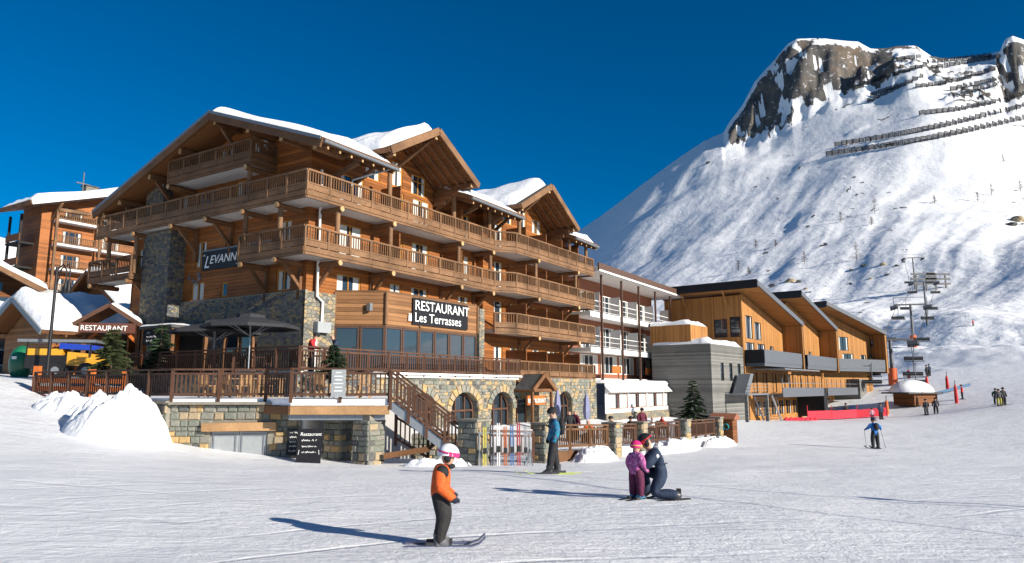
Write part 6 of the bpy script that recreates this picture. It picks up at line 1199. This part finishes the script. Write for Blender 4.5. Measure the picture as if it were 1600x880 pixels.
person('adult in navy ski suit kneeling in the snow beside the girl in pink', gl(1034, 782, 13.45), R(82), 1.72, NAVY, NAVY, hat=('helmet', plain('black_shell', (.02, .02, .02), .35)), goggles=plain('red_lens', (.4, .02, .03), .2), glove=NAVY,
       pose=dict(pel=(0, -.03, .27), wst=(0, .0, .34), chs=(0, .05, .44), nck=(0, .105, .525), hd=(0, .15, .575), top=(0, .175, .625), hl=(-.085, -.01, .25), kl=(-.11, .1, .07), al=(-.1, -.13, .06), fl=(-.1, -.21, .04), hr=(.085, -.01, .25), kr=(.13, .17, .26), ar=(.13, .15, .06), fr=(.13, .23, .03), sl=(-.12, .05, .49), el=(-.17, .15, .37), wl=(-.12, .25, .3), gl=(-.1, .29, .28), tl=(-.08, .28, .3), sr=(.12, .05, .49), er=(.17, .15, .37), wr=(.12, .25, .3), gr=(.1, .3, .27), tr=(.08, .3, .29), look=(0, 1, -.5), noboot=True),
       patches=[('sl', (-.045, -.005, -.03), (.012, .022, .02), M['letter'])])
sk = tag(empty('loose_ski', gl(1061, 782, 13.3), R(20)), 'black ski tail sticking up behind the kneeling adult', 'ski'); m = MB(); m.beam((0, 0, 0), (.03, .05, .2), .09, .02, BLK); m.build('tail', sk); m = MB(); m.beam((-.5, -.05, .012), (.25, .03, .012), .02, .085, BLK, up=(0, 1, 0)); m.build('blade', sk)
person('skier in bright blue jacket with black backpack seen from behind, arms out', gl(1369, 705, 42), R(4), 1.78, BLUEJ, BLK, hat=('helmet', plain('dark_shell', (.03, .03, .04), .4)), skis=(BLK, 1.6, 0), pack=BLK, poles=True, pose=dict(el=(-.2, .0, .68), wl=(-.26, .08, .62), gl=(-.28, .11, .6), tl=(-.26, .12, .62), er=(.2, 0, .68), wr=(.26, .08, .62), gr=(.28, .11, .6), tr=(.26, .12, .62), al=(-.085, 0, .06), fl=(-.09, .09, .025), ar=(.085, 0, .06), fr=(.09, .09, .025), kl=(-.08, .02, .28), kr=(.08, .02, .28)))
far = [(1363, 655, 76, 1.25, 'child in pale pink coat by the red net', cloth('pale_pink', (.5, .25, .32)), MAR, 180), (1377, 655, 76.5, 1.75, 'adult in dark clothes walking with the pink-coated child', NAVY, BLK, 200), (1448, 647, 78, 1.75, 'person in black jacket standing below the lift hut', BLK, GREY, 10), (1463, 647, 78.5, 1.7, 'person in charcoal jacket right of the one in black below the hut', GREY, BLK, -30), (1505, 632, 86, 1.75, 'skier in red jacket and dark trousers by the red posts', REDJ, BLK, 60), (1557, 630, 77, 1.7, 'left person of the trio, in dark green', cloth('dark_green', (.02, .06, .05)), BLK, 150), (1562, 634, 74, 1.72, 'middle person of the trio, in yellow trousers', GREY, cloth('yellow_pants', (.35, .32, .05)), 170), (1569, 634, 74.5, 1.8, 'right person of the trio, all in black', BLK, BLK, 190), (1323, 648, 84, 1.7, 'dark figure standing behind the red net', BLK, GREY, 20)]
for px, py, d, hh, lb, j, p, rz in far: person(lb, gl(px, py, d), R(rz), hh, j, p, hat=('hat', BLK), sub=1, skis=(BLK, 1.5, 0) if hh > 1.5 and px > 1440 else None)
for px, py, lb, j in ((1449, 590, 'left of two tiny skiers above the lift hut', BLK), (1453, 588, 'right of two tiny skiers above the lift hut', NAVY), (1521, 511, 'lone skier in red far up the piste', REDJ)): c = hit(px, py, 70); person(lb, c, R(30), 1.75, j, BLK, hat=('hat', BLK), sub=1)
SIT = dict(pel=(0, -.02, .3), wst=(0, -.02, .38), chs=(0, 0, .5), nck=(0, .01, .605), hd=(0, .025, .67), top=(0, .02, .725), hl=(-.06, 0, .28), kl=(-.07, .22, .28), al=(-.07, .22, .06), fl=(-.07, .3, .03), hr=(.06, 0, .28), kr=(.07, .22, .28), ar=(.07, .22, .06), fr=(.07, .3, .03), sl=(-.105, 0, .56), el=(-.15, .06, .43), wl=(-.1, .2, .4), gl=(-.08, .25, .4), tl=(-.06, .24, .41), sr=(.105, 0, .56), er=(.15, .06, .43), wr=(.1, .2, .4), gr=(.08, .25, .4), tr=(.06, .24, .41))
LEAN = dict(chs=(0, .05, .73), nck=(0, .09, .83), hd=(0, .12, .895), top=(0, .13, .95), wl=(-.1, .2, .6), gl=(-.08, .25, .6), tl=(-.06, .24, .61), wr=(.1, .2, .6), gr=(.08, .25, .6), tr=(.06, .24, .61), el=(-.16, .06, .62), er=(.16, .06, .62))
person('guest in bright red jacket leaning at the upper terrace corner', Vector((-9.0, 31.6, .7)), R(-70), 1.72, REDJ, BLK, hat=('hat', BLK), pose=LEAN, sub=1)
person('guest in dark blue facing the one in red on the upper terrace', Vector((-8.0, 32.2, .7)), R(100), 1.72, NAVY, BLK, hat=(None, None), pose=LEAN, sub=1)
fx_ = [(890, 660, 41, 'man in dark jacket standing on the front terrace', BLK, 0, False, 20), (898, 660, 41.5, 'person in burgundy coat beside the man in dark jacket', BURG, 0, False, -40), (1003, 655, 47, 'person in burgundy standing among the terrace tables', BURG, 0, False, 200), (920, 668, 40, 'seated guest in orange behind the sunlit fence', ORJ, 0, True, 30), (985, 660, 44, 'seated guest in black at the terrace tables, left', BLK, 0, True, -50), (1020, 658, 46, 'seated guest in white at the terrace tables', M['white'], 0, True, 90), (1034, 657, 48, 'seated guest in red at the far terrace table', REDJ, 0, True, -80), (955, 661, 43.5, 'seated guest in charcoal near the folded parasol', GREY, 0, True, 120)]
def table(loc, rz, label, m=None):
    m = m or M['rail']; t = tag(empty('table', loc, rz), label, 'table', 'terrace tables'); mb = MB(); mb.box(-.6, .6, -.4, .4, .72, .76, m); mb.build('top', t)
    for x in (-.52, .52):
        for y in (-.33, .33): mb = MB(); mb.beam((x, y, 0), (x, y, .72), .06, .06, m); mb.build('leg', t)
def chair_(loc, rz, label, m=None):
    m = m or M['deck_beam']; t = tag(empty('chair', loc, rz), label, 'chair', 'terrace chairs'); mb = MB(); mb.box(-.23, .23, -.22, .22, .43, .47, m); mb.build('seat', t)
    for x in (-.2, .2):
        for y in (-.19, .19): mb = MB(); mb.beam((x, y, 0), (x, y + (.08 if y > 0 else 0), .43 if y < 0 else .95), .045, .045, m); mb.build('leg', t)
    for i in range(4): mb = MB(); mb.box(-.17 + .1 * i, -.11 + .1 * i, .24, .27, .5, .93, m); mb.build('back_slat', t)
for px, py, d, lb, j, _, sit, rz in fx_:
    c = gl(px, py, d); person(lb, c, R(rz), 1.74, j, BLK, hat=('hat', BLK) if px % 2 else (None, None), pose=SIT if sit else None, sub=1)
    if sit: chair_(c, R(rz + 180), 'chair under the ' + lb.split(' ', 1)[1], M['fence'])
for k, (px, d, lb) in enumerate(((912, 40.8, 'front terrace table left, before the arch'), (950, 42.5, 'front terrace table below the pale awning, left'), (990, 44.6, 'front terrace table in the middle'), (1026, 47, 'front terrace table right, near the fir'))): table(gl(px, 660, d), R(20 * k), lb, M['rail_dark'])
for k, (x, y, rz, lb) in enumerate(((-12.0, 28.0, 170, 'pale slatted chair at the left end of the lower terrace'), (-11.2, 28.3, 150, 'second pale chair along the lower terrace fence'), (-10.4, 27.9, 190, 'third pale chair along the lower terrace fence'), (-9.7, 28.1, 175, 'pale chair right behind the fence corner'), (-7.2, 27.0, 160, 'pale chair on the timber deck, left'), (-5.6, 27.0, 200, 'pale chair on the timber deck, right'))): chair_(Vector((x, y, LT)), R(rz), lb)
for k, (x, y, lb) in enumerate(((-11.5, 29.3, 'pale table on the lower terrace, left'), (-10.0, 29.2, 'pale table on the lower terrace, right'), (-6.4, 27.7, 'pale table on the timber deck'))): table(Vector((x, y, LT)), R(8 * k), lb, M['deck_beam'])
for k, (t_, s_, lb) in enumerate(((-2.0, 1.5, 'dark table under the nearer parasol'), (-2.2, 5.5, 'dark table under the rear parasol'), (-1.5, -2.4, 'dark table at the terrace corner'))):
    table(H(t_, s_, UT), HA, lb, M['fence'])
    for q, (dx, rz) in enumerate(((-.9, 90), (.9, -90))): chair_(H(t_ + dx, s_, UT), HA + R(rz), 'dark chair %s the %s' % (('left of', 'right of')[q], lb), M['fence'])
# drag-lift rope and mast just outside the picture on the right: their shadows cross the piste
rp_ = tag(empty('tow_rope', (0, 0, 0)), 'steel tow rope on slim masts right of the piste', 'rope'); pts = [Vector((10.6, 11.9, gz(10.6, 11.9) + 5.0)), Vector((14.5, 6.0, gz(14.5, 6) + 5.0)), Vector((18.4, 2.3, gz(18.4, 2.3) + 5.0)), Vector((27, -6, gz(27, -6) + 5.2))]
mb = MB(); mb.tube(pts, .03, M['rope'], 6); mb.build('cable', rp_)
for p in (pts[0], pts[-1]): mb = MB(); mb.tube([Vector((p.x, p.y, gz(p.x, p.y) - .2)), p], .035, M['pylon'], 8); mb.build('mast', rp_)
ms = tag(empty('lamp_mast', Vector((21.6, 4.9, gz(21.6, 4.9)))), 'slim dark mast standing right of the piste', 'mast'); mb = MB(); mb.tube([(0, 0, -.2), (0, 0, 6.0)], [.09, .06], M['pylon'], 10); mb.build('pole', ms); mb = MB(); mb.box(-.25, .25, -.12, .12, 5.95, 6.1, M['black']); mb.build('lamp_head', ms)
